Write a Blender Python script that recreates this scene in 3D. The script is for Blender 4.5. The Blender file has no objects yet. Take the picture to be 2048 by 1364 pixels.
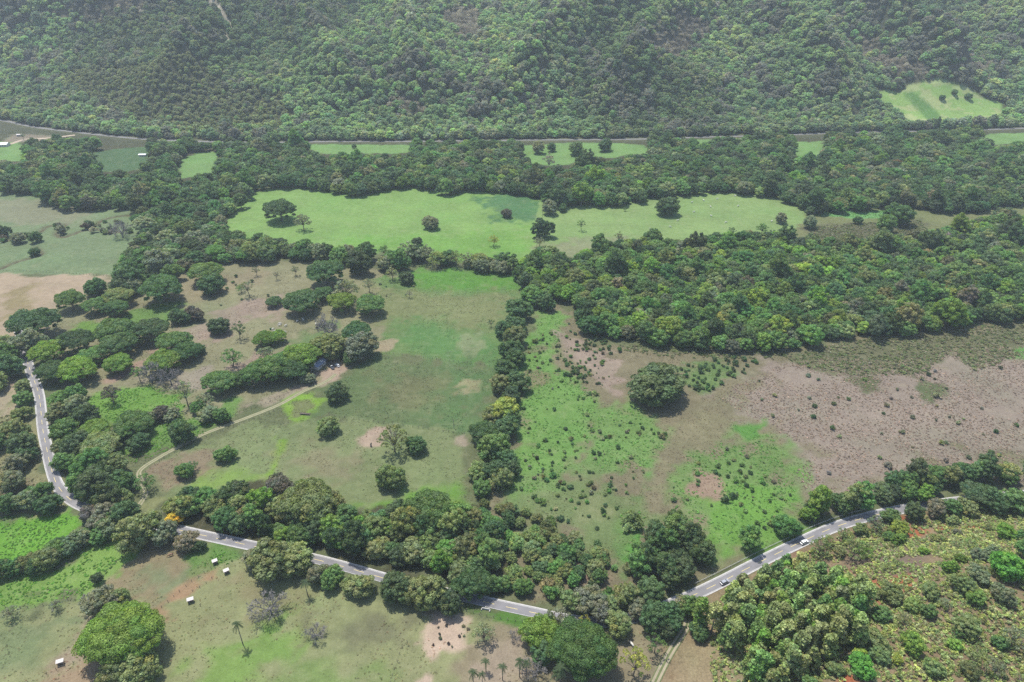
import bpy, bmesh, math, random
import numpy as np
from mathutils import Vector, Matrix

# ------------------------------------------------------------------ camera, sky, sun, exposure
S = bpy.context.scene
COL = S.collection
CAM_H, PITCH, FPX = 240.0, math.radians(30.6), 1365.0      # metres, tilt below level, focal length in photo pixels (2048 wide)
cd = bpy.data.cameras.new("camera"); cd.sensor_width = 36.0; cd.lens = 36.0 * FPX / 2048.0
cd.clip_start = 1.0; cd.clip_end = 9000.0
cam = bpy.data.objects.new("camera", cd); COL.objects.link(cam)
cam.location = (0, 0, CAM_H); cam.rotation_euler = (math.pi / 2 - PITCH, 0, 0)
S.camera = cam

SUN_EL = math.radians(69)
SH = Vector((0.62, -0.78)).normalized()                    # the way shadows fall on the ground
to_sun = Vector((-SH.x * math.cos(SUN_EL), -SH.y * math.cos(SUN_EL), math.sin(SUN_EL)))
W = bpy.data.worlds.new("World"); S.world = W; W.use_nodes = True
wn = W.node_tree.nodes; bg = wn["Background"]
sky = wn.new("ShaderNodeTexSky"); sky.sky_type = 'NISHITA'; sky.sun_disc = False
sky.sun_elevation = SUN_EL; sky.sun_rotation = math.atan2(to_sun.x, to_sun.y)
sky.air_density = 1.0; sky.dust_density = 1.2
W.node_tree.links.new(sky.outputs[0], bg.inputs[0]); bg.inputs[1].default_value = 0.15
sl = bpy.data.lights.new("sun", 'SUN'); sl.energy = 4.0; sl.angle = math.radians(0.55); sl.color = (1.0, 0.955, 0.88)
so = bpy.data.objects.new("sun", sl); COL.objects.link(so)
so.rotation_euler = to_sun.to_track_quat('Z', 'Y').to_euler(); so.location = (0, 0, 400)
S.view_settings.view_transform = 'Standard'; S.view_settings.look = 'None'
S.view_settings.exposure = 0.95; S.view_settings.gamma = 1.0; S.view_settings.use_curve_mapping = False
S.render.engine = 'CYCLES'
cy = S.cycles
cy.max_bounces = 6; cy.diffuse_bounces = 3; cy.glossy_bounces = 2; cy.transmission_bounces = 4; cy.volume_bounces = 1; cy.transparent_max_bounces = 6
cy.use_denoising = False
cy.use_adaptive_sampling = False

rng = np.random.default_rng(7)
random.seed(7)

# ------------------------------------------------------------------ numbers: noise, polygons, photo pixel -> place
def hash2(ix, iy, seed):
    h = (ix.astype(np.int64) * 374761393 + iy.astype(np.int64) * 668265263 + seed * 974634777) & 0x7fffffff
    h = ((h ^ (h >> 13)) * 1274126177) & 0x7fffffff
    return ((h ^ (h >> 16)) & 0xffff) / 65535.0
def vnoise(x, y, seed=0):
    x = np.asarray(x, float); y = np.asarray(y, float)
    ix = np.floor(x); iy = np.floor(y); fx = x - ix; fy = y - iy
    fx = fx * fx * (3 - 2 * fx); fy = fy * fy * (3 - 2 * fy)
    a = hash2(ix, iy, seed); b = hash2(ix + 1, iy, seed); c = hash2(ix, iy + 1, seed); d = hash2(ix + 1, iy + 1, seed)
    return (a * (1 - fx) + b * fx) * (1 - fy) + (c * (1 - fx) + d * fx) * fy
def fbm(x, y, seed=0, oct=4):
    s = 0; a = 0.5; t = 0
    for k in range(oct):
        s = s + a * vnoise(np.asarray(x) * 2 ** k, np.asarray(y) * 2 ** k, seed + k * 17); t += a; a *= 0.5
    return s / t
def sstep(a, b, x):
    t = np.clip((np.asarray(x, float) - a) / (b - a), 0, 1); return t * t * (3 - 2 * t)
def seg_dist(X, Y, pts):
    d = np.full(np.shape(X), 1e9)
    for (x0, y0), (x1, y1) in zip(pts[:-1], pts[1:]):
        vx, vy = x1 - x0, y1 - y0; L = vx * vx + vy * vy + 1e-9
        t = np.clip(((X - x0) * vx + (Y - y0) * vy) / L, 0, 1)
        d = np.minimum(d, np.hypot(X - x0 - t * vx, Y - y0 - t * vy))
    return d
def inside(X, Y, poly):
    r = np.zeros(np.shape(X), bool); n = len(poly); j = n - 1
    for i in range(n):
        xi, yi = poly[i]; xj, yj = poly[j]
        if yi != yj:
            r ^= ((yi > Y) != (yj > Y)) & (X < (xj - xi) * (Y - yi) / (yj - yi) + xi)
        j = i
    return r
def sdf(X, Y, poly):                                       # positive inside
    d = seg_dist(X, Y, list(poly) + [poly[0]])
    return np.where(inside(X, Y, poly), d, -d)

CP, SP = math.cos(PITCH), math.sin(PITCH)
def ray(u, v):
    a, b = (u - 1024.0) / FPX, (v - 682.0) / FPX
    return np.array([a, CP - b * SP, -SP - b * CP])
def at(u, v, z=0.0):                                       # photo pixel -> point at height z above level
    d = ray(u, v)
    if d[2] > -1e-4: d[2] = -1e-4
    t = (z - CAM_H) / d[2]
    return d[0] * t, d[1] * t
def flat(poly, z=0.0): return [at(u, v, z) for u, v in poly]

FAR_ROAD_PX = [(-330, 205), (-120, 226), (0, 240), (68, 254), (150, 264), (230, 273), (300, 279), (376, 282), (500, 285), (600, 284), (683, 283), (800, 283), (885, 282), (1000, 281),
               (1056, 280), (1227, 279), (1330, 277), (1420, 274), (1500, 272), (1621, 268), (1700, 265), (1800, 263), (1900, 261), (1980, 259), (2060, 256), (2250, 250), (2450, 244)]
FAR_ROAD = flat(FAR_ROAD_PX)
FRX = np.array([p[0] for p in FAR_ROAD]); FRY = np.array([p[1] for p in FAR_ROAD])
NEAR_ROAD_PX = [(30, 640), (45, 690), (60, 740), (70, 765), (79, 795), (85, 854), (94, 900), (102, 935), (114, 969), (136, 995), (165, 1013), (215, 1030), (290, 1045), (385, 1066), (440, 1078), (500, 1091),
                (560, 1103), (640, 1121), (700, 1137), (770, 1157), (850, 1177), (930, 1195), (1000, 1211), (1070, 1226), (1130, 1239), (1200, 1246), (1270, 1236), (1330, 1214), (1390, 1189),
                (1450, 1160), (1500, 1134), (1550, 1109), (1600, 1085), (1650, 1062), (1700, 1044), (1760, 1028), (1830, 1014), (1900, 1004), (1970, 996), (2060, 988), (2200, 978), (2400, 966)]
def smooth(pts, n=4):                                      # Catmull-Rom through the points
    P = [np.array(p, float) for p in pts]; P = [2 * P[0] - P[1]] + P + [2 * P[-1] - P[-2]]; out = []
    for i in range(1, len(P) - 2):
        for k in range(n):
            t = k / n; a, b, c, d = P[i - 1:i + 3]
            out.append(tuple(0.5 * ((2 * b) + (c - a) * t + (2 * a - 5 * b + 4 * c - d) * t * t + (3 * b - a - 3 * c + d) * t ** 3)))
    out.append(tuple(P[-2])); return out
NEAR_ROAD = smooth(flat(NEAR_ROAD_PX), 4)
HILL_EDGE = [p for p in NEAR_ROAD if p[0] > at(1345, 1208)[0]]

def mountain_base(X, Y):
    t = np.maximum(Y - np.interp(X, FRX, FRY) - 14, 0)
    return 0.25 * t * sstep(-20, 160, t) + 0.00006 * t * t
def on_slope(u, v):                                        # photo pixel -> place on the plain slope, before ridges are added
    d = ray(u, v); t = np.arange(900.0, 3600.0, 3.0); X, Y, Z = d[0] * t, d[1] * t, CAM_H + d[2] * t; k = Z <= mountain_base(X, Y)
    i = int(np.argmax(k)) if k.any() else len(t) - 1; return float(X[i]), float(Y[i])
RIDGES = [([on_slope(*p) for p in q], hh, w) for q, hh, w in (
    ([(-160, 130), (0, 108), (130, 80), (270, 66), (330, 40), (420, 6)], 58, 62), ([(420, 6), (462, 60), (430, 110), (380, 150), (330, 200)], 40, 58), ([(540, -6), (590, 40), (630, 90), (660, 150), (700, 210)], 44, 56),
    ([(760, -6), (800, 60), (810, 130), (850, 200)], 34, 52), ([(1330, -6), (1240, 60), (1150, 110), (1090, 150), (1040, 200), (1000, 240)], 58, 56), ([(1430, 14), (1350, 60), (1290, 120), (1260, 180), (1220, 230)], 52, 50),
    ([(1460, 20), (1530, 80), (1600, 130), (1650, 180), (1690, 225)], 50, 50), ([(1620, 4), (1690, 50), (1760, 96), (1830, 130), (1890, 158)], 58, 48), ([(1860, -6), (1930, 40), (2000, 90), (2060, 140)], 46, 60), ([(2150, 0), (2220, 80), (2300, 160)], 46, 70))]
def mountain_h(X, Y):
    y0 = np.interp(X, FRX, FRY) + 14
    t = np.maximum(Y - y0, 0)
    r = np.zeros(np.shape(X))
    for pts, hh, w in RIDGES:
        d = seg_dist(X, Y, pts); r = np.maximum(r, 1.15 * hh * np.exp(-(d / (0.72 * w)) ** 1.35))
    g_ = 1 - np.abs(2 * fbm((X + 0.35 * Y) / 95.0, Y / 210.0, 15, 3) - 1) * 2.2
    r = r + 15 * np.clip(g_, -0.6, 1) + 22 * (fbm(X / 110.0, Y / 150.0, 5, 3) - 0.45)
    return mountain_base(X, Y) + r * sstep(10, 190, t)
def hill_h(X, Y):
    d = seg_dist(X, Y, HILL_EDGE)
    px = np.array([p[0] for p in NEAR_ROAD]); py = np.array([p[1] for p in NEAR_ROAD])
    k = px > 0
    below = (Y < np.interp(X, px[k], py[k])) & (X > HILL_EDGE[0][0] - 30)
    a = sstep(9, 62, d) * sstep(HILL_EDGE[0][0] - 14, HILL_EDGE[0][0] + 46, X)
    z = 24 * a + 12 * a * (fbm(X / 42.0, Y / 42.0, 31, 3) - 0.4)
    return np.where(below, z, 0.0)
GULLY = [smooth(flat(p), 3) for p in ([(-60, 482), (0, 480), (40, 478), (78, 466), (92, 453), (128, 450), (112, 466), (128, 474), (164, 461), (200, 459), (238, 464)],
         [(187, 450), (203, 441), (222, 435), (256, 430), (275, 436)], [(-40, 545), (0, 537), (30, 524), (60, 516), (84, 508), (70, 494)])]
def terrain(X, Y):
    X = np.asarray(X, float); Y = np.asarray(Y, float)
    z = np.where(Y > 880, mountain_h(X, Y), 0.0)
    return z + np.where(Y < 330, hill_h(X, Y), 0.0)
def place(u, v, h=0.0):                                    # photo pixel -> where its ray meets the terrain (raised by h)
    d = ray(u, v); t0 = 120.0; t = np.arange(t0, 3600.0, 2.0)
    X, Y, Z = d[0] * t, d[1] * t, CAM_H + d[2] * t
    below = Z <= terrain(X, Y) + h
    i = int(np.argmax(below)) if below.any() else len(t) - 1
    return float(X[i]), float(Y[i])
def draped(poly, h=0.0): return [place(u, v, h) for u, v in poly]
def px_per_m(x, y, z=0.0): return FPX / (y * CP + (CAM_H - z) * SP)
def project(X, Y, Z):
    X = np.asarray(X, float); dep = Y * CP + (CAM_H - Z) * SP
    return 1024 + FPX * X / dep, 682 + FPX * ((CAM_H - Z) * CP - Y * SP) / dep

# ------------------------------------------------------------------ materials
def lin(c):
    c = np.array(c, float) / 255.0
    return np.where(c <= 0.04045, c / 12.92, ((c + 0.055) / 1.055) ** 2.4)
KEXP = 3.1
def alb(c): return lin(c) / KEXP                           # colour seen in full sun -> base colour
def mat(name, col=(0.5, 0.5, 0.5), rough=0.8, metal=0.0, noise=0.0, nscale=5.0):
    m = bpy.data.materials.new(name); m.use_nodes = True; nt = m.node_tree; p = nt.nodes["Principled BSDF"]
    p.inputs["Roughness"].default_value = rough; p.inputs["Metallic"].default_value = metal
    p.inputs["Base Color"].default_value = (*col, 1)
    if noise:
        tc = nt.nodes.new("ShaderNodeTexCoord"); n = nt.nodes.new("ShaderNodeTexNoise"); n.inputs["Scale"].default_value = nscale; n.inputs["Detail"].default_value = 5
        mr = nt.nodes.new("ShaderNodeMapRange"); mr.inputs[1].default_value = 0.25; mr.inputs[2].default_value = 0.75; mr.inputs[3].default_value = 1 - noise; mr.inputs[4].default_value = 1 + noise
        mx = nt.nodes.new("ShaderNodeVectorMath"); mx.operation = 'SCALE'; mx.inputs[0].default_value = col
        L = nt.links.new
        L(tc.outputs["Object"], n.inputs["Vector"]); L(n.outputs["Fac"], mr.inputs[0]); L(mr.outputs[0], mx.inputs["Scale"]); L(mx.outputs[0], p.inputs["Base Color"])
    return m
def leaf_mat(name):
    m = bpy.data.materials.new(name); m.use_nodes = True; nt = m.node_tree; N = nt.nodes; L = nt.links.new
    p = N["Principled BSDF"]; p.inputs["Roughness"].default_value = 0.62; p.inputs["Specular IOR Level"].default_value = 0.25
    a = N.new("ShaderNodeAttribute"); a.attribute_type = 'INSTANCER'; a.attribute_name = "tint"
    v = N.new("ShaderNodeAttribute"); v.attribute_type = 'GEOMETRY'; v.attribute_name = "vary"
    vs = N.new("ShaderNodeVectorMath"); vs.operation = 'MULTIPLY'
    L(a.outputs["Vector"], vs.inputs[0]); L(v.outputs["Vector"], vs.inputs[1])
    L(vs.outputs[0], p.inputs["Base Color"])
    tr = N.new("ShaderNodeBsdfTranslucent"); sc = N.new("ShaderNodeVectorMath"); sc.operation = 'MULTIPLY'; sc.inputs[1].default_value = (1.25, 1.3, 0.7)
    L(vs.outputs[0], sc.inputs[0]); L(sc.outputs[0], tr.inputs["Color"])
    mx = N.new("ShaderNodeMixShader"); mx.inputs[0].default_value = 0.42
    L(p.outputs[0], mx.inputs[1]); L(tr.outputs[0], mx.inputs[2]); L(mx.outputs[0], N["Material Output"].inputs["Surface"])
    return m
LEAF = leaf_mat("leaves")
BARK = mat("bark", (0.13, 0.11, 0.085), 0.9, noise=0.35, nscale=9)
DEADWOOD = mat("bleached_bark", (0.15, 0.14, 0.13), 0.9, noise=0.3, nscale=9)
ASPHALT = mat("asphalt", (0.125, 0.121, 0.124), 0.85, noise=0.22, nscale=0.18)
CONCRETE = mat("concrete", (0.30, 0.29, 0.275), 0.85, noise=0.2, nscale=0.7)
PAINT_W = mat("road_paint_white", (0.36, 0.36, 0.345), 0.7, noise=0.2, nscale=2)
PAINT_Y = mat("road_paint_yellow", (0.50, 0.40, 0.12), 0.7, noise=0.2, nscale=2)
DIRT = mat("track_dirt", tuple(alb((204, 192, 160))), 0.95, noise=0.2, nscale=0.35)
WIRE = mat("rusty_wire", (0.10, 0.085, 0.07), 0.9)
WOOD = mat("weathered_wood", (0.16, 0.125, 0.10), 0.9, noise=0.3, nscale=6)
STEEL = mat("galvanised_steel", (0.55, 0.56, 0.57), 0.45, 0.7, noise=0.1, nscale=3)
TIN = mat("pale_roof_sheet", (0.33, 0.30, 0.28), 0.6, 0.0, noise=0.12, nscale=2)
TINB = mat("blue_grey_roof_sheet", (0.27, 0.31, 0.40), 0.5, 0.2, noise=0.12, nscale=1.5)
TILE = mat("brown_roof_sheet", (0.30, 0.20, 0.15), 0.8, noise=0.2, nscale=1.5)
WALL = mat("plaster", (0.55, 0.50, 0.42), 0.9, noise=0.1, nscale=1)
WHITE = mat("white_paint", (0.62, 0.62, 0.61), 0.35, noise=0.04, nscale=1)
GREYP = mat("grey_paint", (0.22, 0.23, 0.25), 0.35)
DARKP = mat("dark_paint", (0.03, 0.035, 0.045), 0.3)
GLASS = mat("dark_glass", (0.02, 0.025, 0.03), 0.08)
RUBBER = mat("rubber", (0.02, 0.02, 0.02), 0.9)
LAMP = mat("lamp_lens", (0.7, 0.7, 0.68), 0.2); LAMPR = mat("tail_lamp", (0.35, 0.02, 0.02), 0.3)
HIDE = mat("white_hide", (0.44, 0.42, 0.37), 0.8, noise=0.1, nscale=2); HIDEB = mat("brown_hide", (0.16, 0.085, 0.05), 0.8, noise=0.15, nscale=2)

def ground_mat(name):
    m = bpy.data.materials.new(name); m.use_nodes = True; nt = m.node_tree; N = nt.nodes; L = nt.links.new
    p = N["Principled BSDF"]; p.inputs["Roughness"].default_value = 0.95; p.inputs["Specular IOR Level"].default_value = 0.1
    a = N.new("ShaderNodeAttribute"); a.attribute_name = "cover"
    g = N.new("ShaderNodeNewGeometry")
    def noise(scale, detail, lo, hi, rough=0.6):
        n = N.new("ShaderNodeTexNoise"); n.inputs["Scale"].default_value = scale; n.inputs["Detail"].default_value = detail; n.inputs["Roughness"].default_value = rough
        L(g.outputs["Position"], n.inputs["Vector"])
        r = N.new("ShaderNodeMapRange"); r.inputs[1].default_value = 0.3; r.inputs[2].default_value = 0.7; r.inputs[3].default_value = lo; r.inputs[4].default_value = hi
        L(n.outputs["Fac"], r.inputs[0]); return r.outputs[0]
    def mul(x, f):
        s = N.new("ShaderNodeVectorMath"); s.operation = 'SCALE'; L(x, s.inputs[0]); L(f, s.inputs["Scale"]); return s.outputs[0]
    c = mul(a.outputs["Color"], noise(0.03, 5, 0.86, 1.12))
    c = mul(c, noise(0.22, 5, 0.84, 1.15, 0.65))
    fine = noise(1.3, 4, 0.0, 1.0, 0.7)
    # tufted cover: alpha of the attribute says how tufty
    one = N.new("ShaderNodeMapRange"); one.inputs[3].default_value = 0.62; one.inputs[4].default_value = 1.34; L(fine, one.inputs[0])
    mixf = N.new("ShaderNodeMix"); mixf.data_type = 'FLOAT'; mixf.inputs[2].default_value = 1.0
    tf = N.new("ShaderNodeMath"); tf.operation = 'MULTIPLY_ADD'; tf.inputs[1].default_value = 0.75; tf.inputs[2].default_value = 0.22; L(a.outputs["Alpha"], tf.inputs[0])
    L(tf.outputs[0], mixf.inputs[0]); L(one.outputs[0], mixf.inputs[3]); c = mul(c, mixf.outputs[0])
    def blend(c, mask, lo, hi, amt, col, mode='MIX'):
        th = N.new("ShaderNodeMapRange"); th.inputs[1].default_value = lo; th.inputs[2].default_value = hi; th.inputs[3].default_value = 0; th.inputs[4].default_value = amt; L(mask, th.inputs[0])
        mc = N.new("ShaderNodeMix"); mc.data_type = 'RGBA'; mc.blend_type = mode; L(th.outputs[0], mc.inputs[0]); L(c, mc.inputs[6]); mc.inputs[7].default_value = (*col, 1); return mc.outputs[2]
    c = blend(c, noise(0.11, 7, 0.0, 1.0, 0.72), 0.55, 1.0, 0.30, alb((176, 170, 136)))     # dry straw
    c = blend(c, noise(0.019, 4, 0.0, 1.0, 0.6), 0.45, 1.0, 0.55, (0.84, 1.0, 0.86), 'MULTIPLY')  # greener swathes
    c = blend(c, noise(0.5, 6, 0.0, 1.0, 0.75), 0.74, 1.0, 0.28, alb((196, 192, 158)))      # pale flecks
    L(c, p.inputs["Base Color"])
    b = N.new("ShaderNodeBump"); b.inputs["Strength"].default_value = 0.35; b.inputs["Distance"].default_value = 0.25; L(fine, b.inputs["Height"]); L(b.outputs[0], p.inputs["Normal"])
    return m
GROUND = ground_mat("ground_cover")

# ------------------------------------------------------------------ mesh helpers
def link(o, parent=None):
    COL.objects.link(o)
    if parent is not None: o.parent = parent
    return o
def mesh(name, verts, faces, mats=(), smooth_=False, fmat=None):
    me = bpy.data.meshes.new(name); me.from_pydata([tuple(map(float, v)) for v in verts], [], [tuple(map(int, f)) for f in faces])
    for m in mats: me.materials.append(m)
    if fmat is not None: me.polygons.foreach_set("material_index", np.asarray(fmat, np.int32))
    if smooth_: me.polygons.foreach_set("use_smooth", np.ones(len(me.polygons), bool))
    me.update(); return me
def tag(o, label=None, cat=None, group=None, kind=None):
    if label: o["label"] = label
    if cat: o["category"] = cat
    if group: o["group"] = group
    if kind: o["kind"] = kind
    return o
def empty(name, x, y, z=0.0, rz=0.0):
    o = bpy.data.objects.new(name, None); COL.objects.link(o); o.location = (x, y, z); o.rotation_euler = (0, 0, rz); o.empty_display_size = 0.5
    return o
def part(name, me, parent, loc=(0, 0, 0), rz=0.0):
    o = bpy.data.objects.new(name, me); link(o, parent); o.location = loc; o.rotation_euler = (0, 0, rz); return o
class MB:                                                  # collects simple shapes into one mesh
    def __init__(s): s.v = []; s.f = []
    def box(s, c, d, rz=0.0, taper=1.0):
        n = len(s.v); ca, sa = math.cos(rz), math.sin(rz)
        for k in (-1, 1):
            t = 1.0 if k < 0 else taper
            for i, j in ((-1, -1), (1, -1), (1, 1), (-1, 1)):
                x, y = i * d[0] / 2 * t, j * d[1] / 2 * t
                s.v.append((c[0] + x * ca - y * sa, c[1] + x * sa + y * ca, c[2] + k * d[2] / 2))
        for q in ((3, 2, 1, 0), (4, 5, 6, 7), (0, 1, 5, 4), (1, 2, 6, 5), (2, 3, 7, 6), (3, 0, 4, 7)): s.f.append(tuple(n + a for a in q))
        return s
    def tube(s, path, radii, seg=6, cap=True):
        P = [Vector(p) for p in path]; n0 = len(s.v)
        for i, p in enumerate(P):
            d = (P[min(i + 1, len(P) - 1)] - P[max(i - 1, 0)]).normalized()
            a = d.orthogonal().normalized(); b = d.cross(a)
            for k in range(seg):
                t = 2 * math.pi * k / seg; s.v.append(tuple(p + (a * math.cos(t) + b * math.sin(t)) * radii[i]))
        for i in range(len(P) - 1):
            for k in range(seg):
                q = n0 + i * seg; s.f.append((q + k, q + (k + 1) % seg, q + seg + (k + 1) % seg, q + seg + k))
        if cap: s.f.append(tuple(n0 + (len(P) - 1) * seg + k for k in range(seg))); s.f.append(tuple(n0 + seg - 1 - k for k in range(seg)))
        return s
    def quad(s, *p): n = len(s.v); s.v += [tuple(q) for q in p]; s.f.append(tuple(range(n, n + len(p)))); return s
    def mesh(s, name, m, smooth_=False): return mesh(name, s.v, s.f, [m], smooth_)

# ------------------------------------------------------------------ ground
# (polygon in photo pixels, colour seen in sun, soft edge in metres, tuftiness, edge wander in metres)
REG = []
def muted(c):
    c = np.array(c, float); l = c @ np.array([0.3, 0.55, 0.15]); return (c * 0.86 + l * 0.14) * 1.04 + np.array([4, 1, -3])
def reg(poly, c, soft=4.0, tuft=0.35, wander=5.0, amount=1.0): REG.append((poly, muted(c), soft, tuft, wander, amount))
FOREST_FLOOR = (84, 88, 62)
VALLEY_WOOD = [(-400, 262), (0, 285), (100, 281), (200, 290), (330, 288), (500, 291), (800, 290), (1100, 288), (1400, 283), (1600, 276), (1800, 270), (2060, 264), (2450, 254),
               (2450, 392), (2060, 398), (2010, 402), (1960, 414), (1900, 418), (1830, 406), (1780, 408), (1700, 412), (1632, 424), (1600, 404), (1550, 384), (1430, 376), (1370, 380), (1300, 390), (1262, 402), (1110, 402),
               (1075, 386), (1000, 374), (930, 372), (890, 384), (850, 372), (820, 366), (760, 374), (720, 386), (660, 376), (600, 368), (540, 366), (505, 372), (490, 400), (450, 432), (420, 442), (330, 440), (286, 430), (262, 408), (140, 412), (92, 400), (80, 380), (0, 376), (-400, 372)]
CLEARINGS = [[(185, 306), (240, 296), (300, 294), (292, 335), (250, 345), (200, 345)], [(362, 318), (395, 306), (445, 303), (432, 330), (420, 350), (355, 357)],
             [(610, 289), (830, 289), (815, 306), (640, 309)], [(1036, 290), (1150, 285), (1290, 288), (1305, 306), (1180, 318), (1120, 332), (1060, 328)],
             [(1585, 284), (1652, 282), (1640, 314), (1590, 312)], [(1962, 270), (2060, 264), (2200, 262), (2200, 280), (2060, 284), (1985, 292)], [(-60, 282), (40, 284), (52, 292), (46, 322), (-60, 326)],
             [(20, 268), (110, 272), (100, 284), (10, 284)], [(1385, 279), (1428, 278), (1420, 288), (1390, 290)], [(1698, 216), (1740, 214), (1730, 236), (1700, 238)]]
MID_WOOD = [(1040, 522), (1092, 500), (1150, 520), (1180, 504), (1250, 488), (1320, 486), (1400, 482), (1450, 482), (1500, 470), (1560, 472), (1640, 488), (1750, 486), (1850, 476), (1900, 462), (1960, 446), (2060, 440), (2350, 430),
            (2350, 610), (2060, 622), (1960, 634), (1850, 656), (1750, 662), (1680, 668), (1620, 676), (1540, 690), (1440, 690), (1340, 680), (1250, 666), (1180, 655), (1156, 628), (1150, 598), (1090, 590), (1050, 566)]
SOUTH_WOOD = [(300, 1012), (360, 988), (430, 994), (490, 978), (560, 995), (620, 990), (700, 1015), (800, 1018), (900, 1032), (950, 1010), (1000, 1060), (995, 1182), (930, 1178), (860, 1164), (780, 1143), (700, 1122), (620, 1104), (520, 1080), (440, 1064), (380, 1050), (310, 1040)]
PLANTATION = [(1420, 1224), (1484, 1182), (1556, 1142), (1592, 1132), (1620, 1160), (1690, 1168), (1735, 1200), (1722, 1270), (1640, 1310), (1560, 1364), (1500, 1364), (1484, 1290), (1425, 1270), (1390, 1236)]
reg(VALLEY_WOOD, FOREST_FLOOR, 6, 0.5, 6)
reg([(440, 450), (490, 392), (560, 366), (700, 380), (860, 366), (1000, 372), (1086, 392), (1090, 420), (1084, 470), (1060, 520), (1000, 526), (850, 508), (700, 500), (600, 486), (440, 476)], (136, 182, 92), 3, 0.2)
reg([(700, 478), (860, 470), (1060, 455), (1060, 520), (1000, 524), (850, 506), (700, 498)], (124, 180, 78), 18, 0.2)
reg([(1020, 380), (1084, 394), (1084, 440), (1000, 440), (960, 400)], (86, 140, 84), 14, 0.2)
reg([(1086, 394), (1300, 392), (1430, 376), (1560, 384), (1612, 410), (1620, 452), (1560, 480), (1400, 486), (1250, 494), (1100, 522), (1066, 506)], (142, 178, 102), 3, 0.2)
reg([(1086, 490), (1250, 470), (1300, 482), (1180, 510), (1100, 520)], (150, 162, 116), 14, 0.3)
reg([(1612, 430), (1780, 414), (1900, 420), (2060, 404), (2400, 396), (2400, 450), (2060, 450), (1900, 462), (1750, 488), (1620, 482), (1570, 470)], (132, 142, 92), 4, 0.3)
reg([(1622, 420), (1700, 415), (1775, 422), (1770, 438), (1700, 436), (1630, 432)], (118, 184, 104), 3, 0.7, 3)
reg([(1600, 452), (1720, 446), (1840, 440), (1860, 470), (1760, 486), (1640, 488)], (112, 116, 86), 10, 0.9)
reg([(-400, 372), (84, 380), (96, 402), (140, 418), (260, 412), (284, 440), (280, 480), (256, 530), (214, 552), (-400, 545)], (126, 152, 106), 4, 0.3)
reg([(-300, 390), (90, 400), (200, 425), (150, 448), (60, 450), (0, 440), (-300, 440)], (150, 150, 122), 16, 0.3, amount=0.7)
reg([(-400, 546), (216, 551), (232, 562), (150, 604), (112, 624), (92, 690), (60, 704), (-400, 740)], (190, 170, 142), 3, 0.4, 4)
reg([(20, 580), (62, 570), (60, 640), (20, 630)], (164, 150, 108), 10, 0.4)
reg([(232, 562), (330, 545), (560, 522), (760, 540), (860, 556), (780, 690), (742, 720), (650, 760), (420, 850), (260, 850), (120, 760), (96, 690), (112, 624)], (152, 152, 114), 5, 0.4)
reg([(372, 660), (430, 618), (560, 596), (640, 606), (560, 640), (500, 640), (420, 692), (385, 690)], (170, 152, 134), 8, 0.4)
reg([(300, 540), (420, 560), (520, 540), (570, 550), (480, 580), (390, 600), (330, 590)], (160, 150, 118), 12, 0.4, amount=0.8)
reg([(190, 772), (250, 735), (320, 704), (392, 690), (340, 726), (290, 735), (232, 764)], (182, 154, 134), 4, 0.4)
reg([(440, 806), (520, 792), (612, 772), (600, 790), (540, 812), (478, 832)], (178, 164, 142), 4, 0.6)
reg([(260, 760), (400, 740), (420, 770), (350, 780)], (168, 158, 140), 8, 0.5)
reg([(470, 730), (530, 700), (560, 720), (520, 740)], (172, 150, 134), 5, 0.4)
reg([(236, 640), (280, 620), (350, 606), (372, 622), (330, 640), (260, 664)], (108, 152, 70), 5, 0.4)
reg([(160, 650), (215, 645), (205, 680), (170, 680)], (116, 164, 66), 6, 0.4)
reg([(140, 805), (210, 785), (300, 768), (360, 790), (372, 812), (330, 840), (250, 850), (180, 832)], (116, 168, 66), 5, 0.5)
reg([(250, 850), (330, 842), (420, 830), (470, 800), (520, 800), (440, 850), (340, 900), (260, 930), (236, 900)], (112, 158, 74), 6, 0.8)
reg([(560, 690), (640, 650), (690, 660), (660, 690), (600, 700)], (112, 140, 84), 10, 0.3)
reg([(756, 560), (800, 548), (860, 536), (1056, 556), (1048, 600), (1024, 640), (1002, 700), (990, 736), (744, 706), (764, 640)], (114, 150, 84), 4, 0.25)
reg([(790, 548), (900, 536), (1052, 556), (1040, 582), (940, 590), (840, 586)], (98, 160, 58), 12, 0.3)
reg([(700, 570), (860, 580), (1030, 585), (1010, 640), (930, 670), (880, 640), (800, 650), (770, 660)], (140, 146, 98), 22, 0.3, amount=0.75)
reg([(840, 640), (930, 670), (1000, 690), (985, 734), (850, 715), (800, 690)], (98, 148, 78), 16, 0.25)
reg([(742, 684), (790, 678), (782, 702), (745, 702)], (178, 164, 132), 5, 0.5)
reg([(925, 660), (945, 670), (950, 712), (930, 712)], (140, 160, 110), 6, 0.4)
reg([(640, 780), (690, 748), (744, 708), (988, 737), (962, 870), (900, 866), (660, 834), (600, 840)], (106, 130, 82), 5, 0.3)
reg([(880, 730), (985, 740), (960, 860), (840, 840)], (98, 136, 80), 24, 0.3)
reg([(760, 760), (880, 750), (880, 800), (780, 820)], (128, 130, 90), 24, 0.3, amount=0.7)
reg([(925, 766), (960, 762), (960, 782), (930, 786)], (168, 162, 122), 5, 0.5)
reg([(284, 948), (380, 892), (480, 852), (650, 836), (900, 867), (950, 900), (936, 1000), (900, 1034), (700, 1026), (560, 990), (480, 990), (330, 1004)], (134, 152, 100), 4, 0.3)
reg([(300, 946), (380, 908), (440, 890), (460, 900), (400, 960), (330, 990)], (158, 142, 116), 8, 0.35)
reg([(560, 800), (620, 782), (668, 796), (640, 818), (588, 850), (566, 912), (545, 962), (532, 960), (548, 910), (572, 850), (572, 822)], (134, 180, 60), 3, 0.5, 4)
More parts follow.
